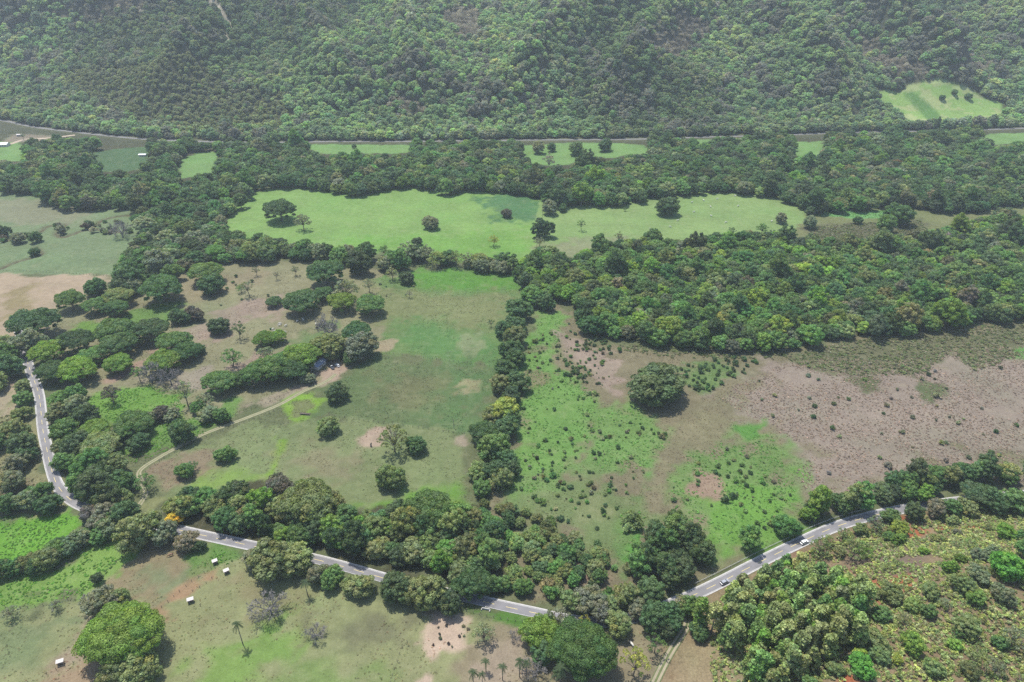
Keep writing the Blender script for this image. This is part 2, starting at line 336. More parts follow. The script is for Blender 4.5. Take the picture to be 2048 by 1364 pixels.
reg([(590, 806), (620, 800), (640, 812), (610, 830), (590, 832)], (128, 140, 88), 3, 0.5, 4)
reg([(340, 990), (420, 952), (480, 940), (512, 955), (440, 985), (370, 1004)], (134, 170, 80), 10, 0.5)
reg([(650, 1000), (760, 1000), (860, 980), (932, 950), (940, 1010), (880, 1036), (740, 1024)], (116, 168, 66), 10, 0.5)
reg([(560, 920), (640, 890), (740, 900), (740, 940), (620, 960)], (156, 150, 116), 20, 0.4, amount=0.7)
reg([(712, 882), (735, 862), (772, 860), (768, 890), (740, 902), (716, 896)], (192, 168, 148), 3, 0.5)
reg([(910, 876), (935, 872), (945, 895), (920, 900)], (172, 160, 138), 3, 0.5)
reg([(1000, 960), (1044, 760), (1056, 700), (1072, 640), (1090, 612), (1150, 626), (1200, 690), (1340, 700), (1500, 710), (1700, 680), (2060, 620), (2450, 590), (2450, 930), (2060, 930), (1900, 950), (1700, 1004), (1600, 1040), (1500, 1110), (1300, 1190), (1000, 1190), (960, 1000)], (142, 136, 106), 5, 0.6)
reg([(1470, 770), (1560, 730), (1640, 716), (1800, 722), (1900, 700), (2060, 690), (2450, 680), (2450, 920), (2060, 920), (1900, 945), (1720, 985), (1620, 990), (1590, 950), (1625, 900), (1530, 850), (1440, 800)], (164, 150, 136), 18, 1.0, 16)
reg([(1560, 714), (1750, 684), (2060, 640), (2450, 620), (2450, 680), (2060, 700), (1950, 740), (1900, 700), (1850, 744), (1720, 748), (1620, 730)], (120, 124, 90), 6, 1.0, 9)
reg([(1700, 760), (1760, 755), (1770, 785), (1720, 785)], (106, 118, 78), 5, 0.9); reg([(1830, 775), (1880, 770), (1890, 798), (1840, 800)], (104, 120, 78), 5, 0.9)
reg([(2010, 704), (2060, 700), (2060, 722), (2020, 720)], (104, 168, 74), 5, 0.7)
reg([(1060, 660), (1090, 632), (1124, 634), (1116, 690), (1108, 730), (1170, 766), (1192, 800), (1190, 860), (1172, 900), (1110, 965), (1040, 990), (1000, 974), (1036, 880), (1048, 760)], (118, 168, 80), 9, 0.8, 9)
reg([(1052, 752), (1080, 752), (1090, 772), (1060, 780)], (140, 140, 100), 5, 0.5)
reg([(1196, 834), (1262, 808), (1330, 850), (1344, 880), (1312, 924), (1236, 948), (1180, 930), (1180, 880)], (120, 164, 84), 12, 0.8, 10)
reg([(1250, 950), (1310, 930), (1320, 970), (1280, 1010)], (104, 164, 76), 8, 0.8)
reg([(1376, 905), (1460, 882), (1540, 864), (1586, 930), (1600, 1000), (1572, 1050), (1500, 1092), (1420, 1084), (1356, 1044), (1330, 960)], (120, 160, 84), 14, 0.8, 12)
reg([(1420, 990), (1560, 960), (1580, 1040), (1500, 1086), (1420, 1080)], (116, 172, 70), 12, 0.8, 10)
reg([(1480, 855), (1530, 842), (1540, 856), (1490, 876)], (96, 158, 66), 4, 0.6)
reg([(1236, 1030), (1290, 1020), (1292, 1080), (1270, 1130), (1250, 1120), (1262, 1070)], (94, 170, 66), 5, 0.8)
reg([(1340, 740), (1440, 720), (1470, 760), (1400, 780)], (112, 146, 82), 8, 0.8)
reg([(1112, 664), (1190, 690), (1244, 724), (1236, 790), (1196, 772), (1136, 706)], (172, 154, 138), 6, 0.6)
reg([(1140, 1010), (1200, 1000), (1220, 1030), (1160, 1048)], (176, 150, 128), 6, 0.6)
reg([(1392, 950), (1432, 960), (1420, 990), (1388, 980)], (172, 148, 126), 6, 0.6)
reg([(1452, 830), (1420, 900), (1350, 900), (1330, 960), (1310, 1010), (1280, 1060), (1262, 1040), (1290, 980), (1322, 920), (1340, 880), (1400, 830)], (146, 142, 108), 6, 0.4)
reg([(1000, 965), (1110, 935), (1230, 950), (1290, 1000), (1290, 1060), (1220, 1090), (1100, 1060), (1000, 1015)], (120, 154, 88), 12, 0.8, 12, 0.75)
reg([(1120, 1130), (1200, 1130), (1190, 1150), (1130, 1156)], (172, 146, 128), 5, 0.5)
reg(SOUTH_WOOD, FOREST_FLOOR, 4, 0.6); reg(MID_WOOD, FOREST_FLOOR, 5, 0.6)
reg([(-500, 1240), (0, 1226), (160, 1206), (206, 1160), (262, 1108), (340, 1084), (430, 1106), (520, 1124), (840, 1216), (1060, 1250), (1200, 1268), (1320, 1250), (1400, 1560), (-500, 1560)], (158, 166, 114), 3, 0.3)
reg([(206, 1170), (262, 1110), (342, 1086), (400, 1112), (420, 1140), (320, 1210), (240, 1200)], (158, 146, 112), 8, 0.25)
reg([(300, 1150), (400, 1130), (420, 1140), (330, 1200)], (138, 150, 108), 12, 0.25)
reg([(308, 1232), (372, 1180), (430, 1138), (452, 1132), (440, 1152), (384, 1190), (330, 1240)], (186, 152, 116), 4, 0.3)
reg([(386, 1120), (430, 1098), (490, 1106), (470, 1126), (400, 1138)], (104, 150, 70), 4, 0.7)
reg([(380, 1400), (430, 1310), (470, 1280), (520, 1262), (590, 1256), (610, 1300), (540, 1340), (480, 1400)], (134, 172, 84), 10, 0.3)
reg([(512, 1240), (530, 1222), (575, 1212), (590, 1222), (560, 1262), (520, 1268)], (108, 164, 60), 3, 0.3)
reg([(560, 1400), (600, 1330), (700, 1320), (780, 1300), (770, 1400)], (136, 164, 92), 12, 0.4)
reg([(120, 1290), (170, 1250), (220, 1240), (180, 1330), (110, 1350)], (182, 164, 140), 8, 0.7)
reg([(60, 1364), (170, 1320), (260, 1330), (260, 1420), (40, 1420)], (176, 154, 124), 8, 0.4)
reg([(-200, 1250), (90, 1230), (130, 1260), (60, 1330), (-200, 1340)], (134, 152, 104), 10, 0.5)
reg([(440, 1150), (600, 1180), (620, 1240), (480, 1240)], (154, 146, 108), 18, 0.3, amount=0.7)
reg([(640, 1230), (840, 1230), (820, 1300), (700, 1300)], (134, 138, 102), 14, 0.3)
reg([(832, 1262), (856, 1236), (916, 1230), (962, 1258), (944, 1294), (906, 1312), (872, 1340), (862, 1420), (826, 1420), (842, 1330), (828, 1290)], (216, 192, 168), 3, 0.4, 5)
reg([(900, 1330), (980, 1250), (1060, 1252), (1200, 1268), (1330, 1250), (1380, 1450), (880, 1450)], (160, 150, 120), 6, 0.4)
reg([(905, 1206), (1000, 1226), (1075, 1240), (1060, 1252), (980, 1236), (900, 1214)], (92, 146, 56), 2, 0.6, 2)
reg([(980, 1300), (1050, 1290), (1060, 1364), (960, 1380)], (178, 162, 140), 6, 0.5)
reg([(-400, 1046), (0, 1036), (100, 1026), (168, 1046), (160, 1080), (60, 1112), (0, 1134), (-400, 1190)], (112, 178, 54), 4, 0.8)
reg([(-400, 1190), (0, 1166), (150, 1104), (236, 1072), (262, 1098), (220, 1144), (160, 1196), (0, 1216), (-400, 1240)], (130, 174, 78), 3, 0.9)
reg([(-400, 760), (56, 768), (76, 850), (90, 940), (110, 1000), (100, 1024), (-400, 1040)], (152, 152, 108), 4, 0.9)
reg([(-400, 740), (40, 762), (48, 790), (34, 830), (-400, 860)], (190, 172, 144), 4, 0.7)
reg([(0, 980), (50, 985), (50, 1010), (0, 1015)], (138, 124, 108), 5, 0.6)
reg([(255, 1010), (310, 986), (330, 1000), (310, 1036), (262, 1026)], (150, 158, 104), 4, 0.4)
reg([(640, 748), (668, 720), (700, 735), (690, 760), (650, 770)], (192, 168, 148), 3, 0.3)
HILL_POLY = [(1330, 1250), (1400, 1210), (1480, 1162), (1560, 1120), (1620, 1092), (1700, 1056), (1780, 1034), (1900, 1016), (2060, 1002), (2450, 980), (2450, 1600), (1290, 1600)]
reg(HILL_POLY, (160, 140, 108), 3, 0.8)
reg([(1690, 1120), (1850, 1078), (1880, 1140), (1720, 1164)], (140, 122, 106), 8, 0.6)
reg([(1600, 1140), (1720, 1140), (1740, 1190), (1640, 1190)], (164, 126, 100), 8, 0.6)
for q in ([(1800, 1062), (1890, 1050), (1975, 1058), (1900, 1068), (1810, 1074)], [(1728, 1162), (1746, 1160), (1744, 1190), (1728, 1196)], [(1346, 1338), (1366, 1332), (1358, 1364), (1340, 1366)],
          [(1760, 1034), (1800, 1026), (1800, 1034), (1770, 1044)], [(1486, 1300), (1500, 1296), (1500, 1340), (1484, 1340)], [(1690, 1345), (1706, 1342), (1704, 1360), (1690, 1360)], [(1800, 1160), (1812, 1158), (1812, 1176), (1802, 1176)]):
    reg(q, (186, 106, 72), 3, 0.5, 3)
reg([(1340, 1290), (1420, 1250), (1490, 1300), (1500, 1400), (1330, 1400)], (170, 150, 118), 6, 0.8)
for q in CLEARINGS: reg(q, (124, 172, 92), 3, 0.3, 3)
reg(CLEARINGS[0], (84, 124, 78), 3, 0.5, 3); reg(CLEARINGS[7], (150, 140, 120), 3, 0.5, 3)

def paint(X, Y, base, tuft0):
    C = np.empty(X.shape + (4,)); C[..., :3] = alb(base); C[..., 3] = tuft0
    wx = fbm(X / 22.0, Y / 22.0, 61, 4) - 0.5; 
    w2 = fbm(X / 7.0, Y / 7.0, 77, 4) - 0.5
    for poly, c, soft, tuft, wander, amount in REG:
        P = draped(poly) if any(y > 1035 and u > 1380 for u, y in poly) else flat(poly)
        a = np.array(P); m = soft + wander * 1.5 + 2
        k = (X > a[:, 0].min() - m) & (X < a[:, 0].max() + m) & (Y > a[:, 1].min() - m) & (Y < a[:, 1].max() + m)
        if not k.any(): continue
        d = sdf(X[k], Y[k], P) + wx[k] * wander * 3.2 + w2[k] * (min(wander, 6) * 1.8 + soft * 2.0)
        w = (sstep(-soft * 0.55, soft * 0.55, d) * amount)[:, None]
        C[k] = C[k] * (1 - w) + np.concatenate([alb(c), [tuft]]) * w
    return C
def grid_mesh(name, xs, ys, base, tuft, extra=None):
    X, Y = np.meshgrid(xs, ys); Z = terrain(X, Y)
    g = np.full(X.shape, 1e9)
    for q in GULLY:
        b = np.array(q); k = (X > b[:, 0].min() - 9) & (X < b[:, 0].max() + 9) & (Y > b[:, 1].min() - 9) & (Y < b[:, 1].max() + 9)
        g[k] = np.minimum(g[k], seg_dist(X[k], Y[k], q))
    Z = Z - 1.3 * np.exp(-(g / 1.8) ** 2)
    C = paint(X, Y, base, tuft)
    w = np.exp(-(g / 2.2) ** 2)[..., None]; C = C * (1 - w) + np.concatenate([alb((112, 96, 78)), [0.6]]) * w
    if extra is not None: C = extra(X, Y, C)
    ny, nx = X.shape
    me = bpy.data.meshes.new(name)
    me.vertices.add(nx * ny); me.vertices.foreach_set("co", np.stack([X, Y, Z], -1).astype(np.float32).ravel())
    i = np.arange((ny - 1) * (nx - 1)); r, c = i // (nx - 1), i % (nx - 1); a = r * nx + c
    q = np.stack([a, a + 1, a + nx + 1, a + nx], -1).astype(np.int32)
    me.loops.add(q.size); me.loops.foreach_set("vertex_index", q.ravel())
    me.polygons.add(len(q)); me.polygons.foreach_set("loop_start", np.arange(0, q.size, 4, dtype=np.int32)); me.polygons.foreach_set("loop_total", np.full(len(q), 4, np.int32))
    me.polygons.foreach_set("use_smooth", np.ones(len(q), bool))
    me.update(calc_edges=True)
    at_ = me.color_attributes.new("cover", 'FLOAT_COLOR', 'POINT'); at_.data.foreach_set("color", C.astype(np.float32).ravel())
    me.materials.append(GROUND)
    return link(bpy.data.objects.new(name, me))
def steps(a, b, s0, s1):
    out = [a]
    while out[-1] < b: out.append(out[-1] + s0 + (s1 - s0) * (out[-1] - a) / (b - a))
    return np.array(out)
half = steps(0, 320, 1.7, 1.9)
half = np.concatenate([half, np.arange(half[-1] + 3.4, 1250, 3.6), np.arange(1260, 2700, 40)])
XS = np.concatenate([-half[:0:-1], half])
YS = np.concatenate([np.arange(-400, 100, 20), steps(100, 900, 1.15, 3.0)])
MOUNT_Y = YS[-1]
tag(grid_mesh("ground", XS, YS, (124, 132, 92), 0.35), kind="structure", label="pasture, scrub and bare earth of the valley floor")
MT_CLEAR = [(1738, 176), (1770, 182), (1796, 190), (1818, 168), (1900, 164), (1945, 182), (2004, 208), (2012, 240), (1960, 250), (1880, 250), (1824, 256), (1796, 236), (1760, 206)]
MT_CLEAR_W = draped(MT_CLEAR)
MT_BARE = [[(1680, 44), (1740, 84), (1800, 110), (1890, 158), (1800, 160), (1740, 130), (1700, 90)], [(1270, 110), (1300, 60), (1370, 20), (1440, 40), (1400, 80), (1330, 110)], [(100, 30), (200, 5), (300, 0), (290, 30), (180, 55)],
           [(760, 195), (850, 195), (840, 225), (770, 220)], [(1900, 105), (1990, 120), (1980, 150), (1920, 150)], [(880, 30), (960, 20), (960, 85), (920, 80)]]
MT_BARE_W = [draped(p) for p in MT_BARE]
MT_TRACK = [draped(p) for p in ([(420, 0), (440, 20), (458, 45), (462, 60)], [(452, 66), (458, 90)])]
MT_STRIPE = draped([(1806, 186), (1826, 184), (1862, 212), (1900, 244), (1872, 250), (1836, 222)])
def mountain_cover(X, Y, C):
    for q in MT_BARE_W:
        w = sstep(-20, 14, sdf(X, Y, q) + 30 * (fbm(X / 30, Y / 30, 3, 3) - 0.5))[..., None]; C = C * (1 - w) + np.concatenate([alb((116, 108, 92)), [0.9]]) * w
    d = sdf(X, Y, MT_CLEAR_W) + 14 * (fbm(X / 20, Y / 20, 8, 3) - 0.5); w = sstep(-4, 4, d)[..., None]
    c = np.where((fbm(X / 26, Y / 14, 12, 3) > 0.5)[..., None], alb((166, 204, 112)), alb((196, 212, 140)))
    C[..., :3] = C[..., :3] * (1 - w) + c * w
    w = sstep(-3, 3, sdf(X, Y, MT_STRIPE))[..., None]; C[..., :3] = C[..., :3] * (1 - w) + alb((118, 164, 84)) * w
    for q in MT_TRACK:
        w = sstep(6, 2, seg_dist(X, Y, q))[..., None]; C[..., :3] = C[..., :3] * (1 - w) + alb((214, 202, 180)) * w
    fy = np.interp(X, FRX, FRY)
    w = sstep(16, 5, np.abs(Y - fy))[..., None] * 0.5; C[..., :3] = C[..., :3] * (1 - w) + alb((124, 126, 92)) * w
    return C
MX = np.concatenate([np.arange(-2700, -1260, 40), np.arange(-1250, 1251, 5.0), np.arange(1290, 2700, 40)])
MYS = np.concatenate([np.arange(MOUNT_Y, 1330, 4.0), np.arange(1330, 2000, 8.0), np.arange(2008, 2110, 20)])
tag(grid_mesh("mountain", MX, MYS, (92, 96, 68), 0.6, mountain_cover), kind="structure", label="wooded hillside rising beyond the far road")

# ------------------------------------------------------------------ roads and tracks
def ribbon(name, line, off0, off1, dz, m, kind="structure", parent=None, label=None, thick=0.0, dash=None):
    P = np.array(line); T = np.gradient(P, axis=0); T /= np.linalg.norm(T, axis=1)[:, None] + 1e-9
    Nn = np.stack([-T[:, 1], T[:, 0]], -1)
    A = P + Nn * off0; B = P + Nn * off1
    z0 = terrain(A[:, 0], A[:, 1]) + dz; z1 = terrain(B[:, 0], B[:, 1]) + dz
    v = [(a[0], a[1], z) for a, z in zip(A, z0)] + [(b[0], b[1], z) for b, z in zip(B, z1)]; n = len(P)
    keep = range(n - 1) if dash is None else [i for i in range(n - 1) if (i % dash[1]) < dash[0]]
    f = [(i, i + 1, n + i + 1, n + i) for i in keep]
    if (np.cross(T[0], Nn[0]) > 0) == (off1 < off0): f = [t[::-1] for t in f]
    if thick:
        n2 = len(v); v += [(x, y, z - thick) for x, y, z in v]
        f += [(i + 1, i, n2 + i, n2 + i + 1) for i in range(n - 1)] + [(n + i, n + i + 1, n2 + n + i + 1, n2 + n + i) for i in range(n - 1)]
    o = bpy.data.objects.new(name, mesh(name, v, f, [m])); link(o, parent)
    if parent is None: tag(o, label, kind=kind)
    return o
def resample(line, step):
    P = np.array(line); s = np.concatenate([[0], np.cumsum(np.linalg.norm(np.diff(P, axis=0), axis=1))])
    t = np.arange(0, s[-1], step); return np.stack([np.interp(t, s, P[:, 0]), np.interp(t, s, P[:, 1])], -1)
NR = resample(NEAR_ROAD, 2.5)
road = ribbon("road", NR, -2.3, 2.3, 0.05, ASPHALT, label="two lane asphalt road winding through the pastures")
ribbon("centre_line", NR, -0.08, 0.08, 0.058, PAINT_Y, parent=road, dash=(2, 4))
ribbon("edge_line", NR, 2.04, 2.17, 0.058, PAINT_W, parent=road); ribbon("edge_line", NR, -2.17, -2.04, 0.058, PAINT_W, parent=road)
ribbon("gutter", NR, 2.34, 2.95, 0.09, CONCRETE, parent=road, thick=0.10)
i0 = int(np.argmin(np.hypot(NR[:, 0] - at(1330, 1214)[0], NR[:, 1] - at(1330, 1214)[1])))
iL = int(np.argmin(np.hypot(NR[:, 0] - at(215, 1030)[0], NR[:, 1] - at(215, 1030)[1])))
iM = int(np.argmin(np.hypot(NR[:, 0] - at(520, 1095)[0], NR[:, 1] - at(520, 1095)[1])))
ribbon("gutter", NR[i0:], -2.8, -2.34, 0.09, CONCRETE, parent=road, thick=0.10)
ribbon("gutter", NR[:iM], -2.75, -2.34, 0.09, CONCRETE, parent=road, thick=0.10)
FR = resample(smooth(FAR_ROAD, 3), 6)
froad = ribbon("far_road", FR, -3.0, 3.0, 0.10, mat("far_asphalt", (0.085, 0.083, 0.078), 0.85, noise=0.15, nscale=0.2), label="straight asphalt road along the foot of the wooded hills")
ribbon("edge_line", FR, 2.6, 2.75, 0.115, PAINT_W, parent=froad); ribbon("edge_line", FR, -2.75, -2.6, 0.115, PAINT_W, parent=froad)
TRK = smooth([at(*p) for p in [(262, 1030), (280, 1008), (292, 985), (282, 962), (280, 941), (318, 915), (364, 890), (410, 867), (487, 838), (557, 810), (608, 782), (650, 764), (672, 748)]], 5)
track = ribbon("dirt_track", TRK, -1.35, 1.35, 0.03, mat("grassy_dirt", tuple(alb((158, 164, 112))), 0.95, noise=0.2, nscale=0.5), label="pale earth track from the road to the farm yard")
ribbon("wheel_rut", TRK, 0.45, 1.0, 0.04, DIRT, parent=track); ribbon("wheel_rut", TRK, -1.0, -0.45, 0.04, DIRT, parent=track)
TR2 = smooth([place(*p) for p in [(1296, 1400), (1311, 1364), (1334, 1317), (1357, 1281), (1372, 1254), (1376, 1236)]], 6)
track2 = ribbon("rutted_track", TR2, -1.7, 1.7, 0.12, mat("grass_strip", tuple(alb((128, 140, 84))), 0.95, noise=0.25, nscale=1.0), label="two pale wheel ruts climbing from the road")
ribbon("wheel_rut", TR2, 0.4, 1.3, 0.14, DIRT, parent=track2); ribbon("wheel_rut", TR2, -1.3, -0.4, 0.14, DIRT, parent=track2)

# ------------------------------------------------------------------ plants: meshes
def ico():
    bm = bmesh.new(); bmesh.ops.create_icosphere(bm, subdivisions=1, radius=1.0)
    v = np.array([p.co[:] for p in bm.verts]); f = np.array([[q.index for q in t.verts] for t in bm.faces]); bm.free(); return v, f
ICO_V, ICO_F = ico()
def leaf_cloud(r, clumps, leaf, density, up=-0.35, tilt=0.38, core=0.74, vary=0.26):
    """clumps: (x,y,z,rx,rz). Leaf cards spread over every clump plus a lumpy core each; returns verts, faces, per-face variation."""
    V = []; F = []; A = []; nv = 0
    for cx, cy, cz, rx, rz in clumps:
        cv = r.uniform(1 - vary * 0.55, 1 + vary * 0.55)
        hue = np.array([1 + r.normal(0, 0.07), 1.0, 1 + r.normal(0, 0.10)]) * cv
        if core:
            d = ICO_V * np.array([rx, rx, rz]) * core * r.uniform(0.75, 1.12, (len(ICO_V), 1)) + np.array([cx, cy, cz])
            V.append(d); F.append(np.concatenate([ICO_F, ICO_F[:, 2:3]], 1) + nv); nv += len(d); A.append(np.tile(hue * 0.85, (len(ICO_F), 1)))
        n = max(6, int(density * (rx * rx + rx * rz * 1.4) * 4 / (leaf * leaf)))
        d = r.normal(size=(n * 2, 3)); d /= np.linalg.norm(d, axis=1)[:, None]; d = d[d[:, 2] > up][:n]; n = len(d)
        c = np.array([cx, cy, cz]) + d * np.array([rx, rx, rz]) * r.uniform(0.78, 1.12, (n, 1))
        no = d + tilt * r.normal(size=(n, 3)); no /= np.linalg.norm(no, axis=1)[:, None]
        t = np.cross(no, r.normal(size=(n, 3))); t /= np.linalg.norm(t, axis=1)[:, None] + 1e-9; b = np.cross(no, t)
        s = (leaf * r.uniform(0.55, 1.25, (n, 1))); w = s * r.uniform(0.5, 0.9, (n, 1))
        q = np.stack([c - t * s, c - b * w + no * s * 0.15, c + t * s, c + b * w + no * s * 0.15], 1).reshape(-1, 3)
        V.append(q); F.append(np.arange(n * 4).reshape(n, 4) + nv); nv += n * 4
        A.append(hue * r.uniform(1 - vary, 1 + vary, (n, 1)))
    return np.concatenate(V), np.concatenate(F), np.concatenate(A)
def leaf_mesh(name, V, F, A, extra=None):
    tri = F[:, 2] == F[:, 3]
    faces = [tuple(f[:3]) if t else tuple(f) for f, t in zip(F.tolist(), tri)]
    vv = V.tolist(); fm = [0] * len(faces); a = A
    mats = [LEAF]
    if extra is not None:
        n = len(vv); vv += extra.v; faces += [tuple(n + i for i in f) for f in extra.f]; fm += [1] * len(extra.f); mats.append(BARK); a = np.concatenate([A, np.ones((len(extra.f), 3))])
    me = mesh(name, vv, faces, mats, False, fm)
    at_ = me.attributes.new("vary", 'FLOAT_VECTOR', 'FACE'); at_.data.foreach_set("vector", a.astype(np.float32).ravel())
    return me
def limbs(r, clumps, base_r, fork, n, droop=0.0, lean=(0, 0), thin=0.35, twig=0):
    """trunk and limbs from the ground to some of the clumps (all in units of the crown's width)"""
    m = MB(); top = (lean[0], lean[1], fork)
    m.tube([(0, 0, -0.03), (0, 0, fork * 0.25), (lean[0] * 0.5, lean[1] * 0.5, fork * 0.65), top], [base_r * 1.35, base_r, base_r * 0.85, base_r * 0.72], 7)
    k = r.choice(len(clumps), min(n, len(clumps)), replace=False)
    for i in k:
        x, y, z = clumps[i][:3]
        mid = (top[0] + (x - top[0]) * 0.45 + r.normal(0, 0.015), top[1] + (y - top[1]) * 0.45 + r.normal(0, 0.015), fork + (z - fork) * 0.62)
        m.tube([top, mid, (x, y, z)], [base_r * 0.55, base_r * thin, base_r * 0.12], 5, cap=False)
        for _ in range(twig):
            e = (x + r.normal(0, 0.07), y + r.normal(0, 0.07), z + abs(r.normal(0, 0.05)))
            m.tube([mid, ((mid[0] + e[0]) / 2, (mid[1] + e[1]) / 2, (mid[2] + e[2]) / 2 + 0.012), e], [base_r * 0.2, base_r * 0.12, base_r * 0.05], 4, cap=False)
    return m
def spread_pts(r, n, f, tries=40):
    pts = []
    for _ in range(n):
        best = None; bd = -1
        for _ in range(tries // 2):
            p = f(); d = min((np.linalg.norm(p - q) for q in pts), default=9)
            if d > bd: best, bd = p, d
        pts.append(best)
    return pts
def proto_umbrella(seed, leaf=0.020, dens=1.0, nc=64, flat_=0.20):
    r = np.random.default_rng(seed)
    ph = r.uniform(0, 6.3, 3); base = 0.27
    def f():
        a = r.uniform(0, 2 * math.pi); q = math.sqrt(r.uniform(0, 1)); R = 0.43 * (1 + 0.10 * math.sin(2 * a + ph[0]) + 0.09 * math.sin(3 * a + ph[1]) + 0.05 * math.sin(5 * a + ph[2])) * q
        return np.array([R * math.cos(a), R * math.sin(a), base + 0.05 + flat_ * math.sqrt(max(0, 1 - q * q * 0.92)) + r.normal(0, 0.022)])
    cl = [(*p, rr, rr * r.uniform(0.42, 0.6)) for p in spread_pts(r, nc, f) for rr in [r.uniform(0.05, 0.125)]]
    for _ in range(int(nc * 0.35)):                        # hanging skirts round the rim
        a = r.uniform(0, 2 * math.pi); R = r.uniform(0.34, 0.44)
        cl.append((R * math.cos(a), R * math.sin(a), base + r.uniform(-0.06, 0.05), r.uniform(0.05, 0.075), r.uniform(0.035, 0.05)))
    for _ in range(int(nc * 0.2)):
        a = r.uniform(0, 2 * math.pi); R = r.uniform(0.0, 0.3); cl.append((R * math.cos(a), R * math.sin(a), base + r.uniform(0.05, 0.10), 0.09, 0.05))
    V, F, A = leaf_cloud(r, cl, leaf, dens, up=-0.3)
    return leaf_mesh("umbrella_crown", V, F, A), limbs(r, cl, 0.022, 0.17, 12, twig=2).mesh("trunk", BARK, True)
def proto_round(seed, leaf=0.027, dens=1.0, nc=80, h=0.38, cz=0.42, skirt=0.13, lobes=0.16, clump=(0.045, 0.105), name="round_crown", trunk_r=0.024):
    r = np.random.default_rng(seed); ph = r.uniform(0, 6.3, 4)
    subs = [(r.uniform(0, 6.28), r.uniform(0.10, 0.19), r.uniform(0.62, 0.95)) for _ in range(4)]      # the crown is a few merged heads
    def f():
        a0, off, k = subs[int(r.integers(len(subs)))]
        a = r.uniform(0, 2 * math.pi); sz = r.uniform(-0.8, 1.0); cr = math.sqrt(max(0, 1 - sz * sz))
        R = 0.29 * k * (1 + lobes * math.sin(2 * a + ph[0]) + lobes * 0.8 * math.sin(3 * a + ph[1] + sz * 2)) * r.uniform(0.86, 1.12)
        z = cz * (0.72 + 0.3 * k) + sz * h * k * (1 + lobes * math.sin(a + ph[2]))
        return np.array([off * math.cos(a0) + R * cr * math.cos(a), off * math.sin(a0) + R * cr * math.sin(a), max(z, skirt)])
    cl = [(*p, rr, rr * r.uniform(0.6, 0.9)) for p in spread_pts(r, nc, f) for rr in [r.uniform(*clump)]]
    for a0, off, k in subs: cl.append((off * math.cos(a0), off * math.sin(a0), cz * (0.72 + 0.3 * k), 0.22 * k, 0.22 * k))
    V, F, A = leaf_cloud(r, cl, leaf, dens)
    return leaf_mesh(name, V, F, A), limbs(r, cl, trunk_r, max(0.14, skirt), 9).mesh("trunk", BARK, True)
def proto_sparse(seed, leaf=0.034, nc=22, tall=0.9):
    r = np.random.default_rng(seed)
    def f():
        a = r.uniform(0, 2 * math.pi); R = 0.42 * math.sqrt(r.uniform(0.02, 1)); return np.array([R * math.cos(a), R * math.sin(a), tall * (0.42 + 0.5 * r.uniform() * (1 - (R / 0.5) ** 2) + 0.04)])
    cl = [(*p, rr, rr * 0.7) for p in spread_pts(r, nc, f) for rr in [r.uniform(0.055, 0.105)]]
    V, F, A = leaf_cloud(r, cl, leaf, 0.75, up=-0.5, core=0)
    return leaf_mesh("sparse_crown", V, F, A), limbs(r, cl, 0.026, 0.30 * tall, 18, lean=(r.normal(0, 0.05), r.normal(0, 0.05)), twig=3).mesh("trunk", BARK, True)
def proto_plantation(seed):
    r = np.random.default_rng(seed); cl = []
    for k in range(40):
        t = r.uniform(0, 1) ** 0.8; R = 0.36 * (1 - t * 0.85) * math.sqrt(r.uniform(0.25, 1)) + 0.03; a = r.uniform(0, 2 * math.pi)
        rr = r.uniform(0.085, 0.15); cl.append((R * math.cos(a), R * math.sin(a), 0.34 + t * 1.30, rr, rr * 0.8))
    V, F, A = leaf_cloud(r, cl, 0.062, 0.9, tilt=0.7, core=0.68, vary=0.36)
    return leaf_mesh("plantation_crown", V, F, A), MB().tube([(0, 0, -0.03), (0.01, 0, 0.6), (0, 0.01, 1.6)], [0.035, 0.028, 0.008], 6).mesh("trunk", BARK, True)
def proto_shrub(seed, nc=13, leaf=0.06, name="shrub_crown"):
    r = np.random.default_rng(seed); cl = []
    for k in range(nc):
        a = r.uniform(0, 2 * math.pi); R = 0.34 * math.sqrt(r.uniform()); rr = r.uniform(0.11, 0.2)
        cl.append((R * math.cos(a), R * math.sin(a), 0.12 + 0.45 * r.uniform() * (1 - (R / 0.42) ** 2), rr, rr * 0.85))
    V, F, A = leaf_cloud(r, cl, leaf, 0.9, up=-0.2, tilt=0.7, core=0.7, vary=0.38)
    return leaf_mesh(name, V, F, A), limbs(r, cl, 0.03, 0.08, 5).mesh("stem", BARK, True)
def branch_tree(seed, spread=1.0, depth=6, wood=DEADWOOD):
    """leafless tree: trunk mesh and a crown of bare branches, width about 1"""
    r = np.random.default_rng(seed); tr = MB(); cr = MB(); fork = 0.2
    tr.tube([(0, 0, -0.03), (0.005, 0, 0.1), (0, 0.01, fork)], [0.036, 0.028, 0.025], 7)
    def grow(p, d, L, rad, k):
        q = p + d * L * 0.5 + Vector(r.normal(0, 0.04 * L, 3)); e = p + d * L
        cr.tube([p, q, e], [max(rad, 0.0036), max(rad * 0.8, 0.0034), max(rad * 0.58, 0.003)], 5 if k > 2 else 3, cap=False)
        if k == 0: return
        for _ in range(3 if k > 1 else 4):
            nd = (d + Vector(r.normal(0, 0.50, 3)) * spread + Vector((0, 0, 0.06))).normalized()
            grow(e if r.uniform() < 0.65 else q, nd, L * r.uniform(0.58, 0.82), rad * 0.52, k - 1)
    for j in range(6):
        a = 2 * math.pi * j / 6 + r.normal(0, 0.2); el = r.uniform(0.4, 0.95)
        grow(Vector((0, 0.01, fork)), Vector((math.cos(a) * math.cos(el), math.sin(a) * math.cos(el), math.sin(el))), r.uniform(0.19, 0.25), 0.019, depth - 1)
    return cr.mesh("bare_crown", wood), tr.mesh("trunk", wood, True)
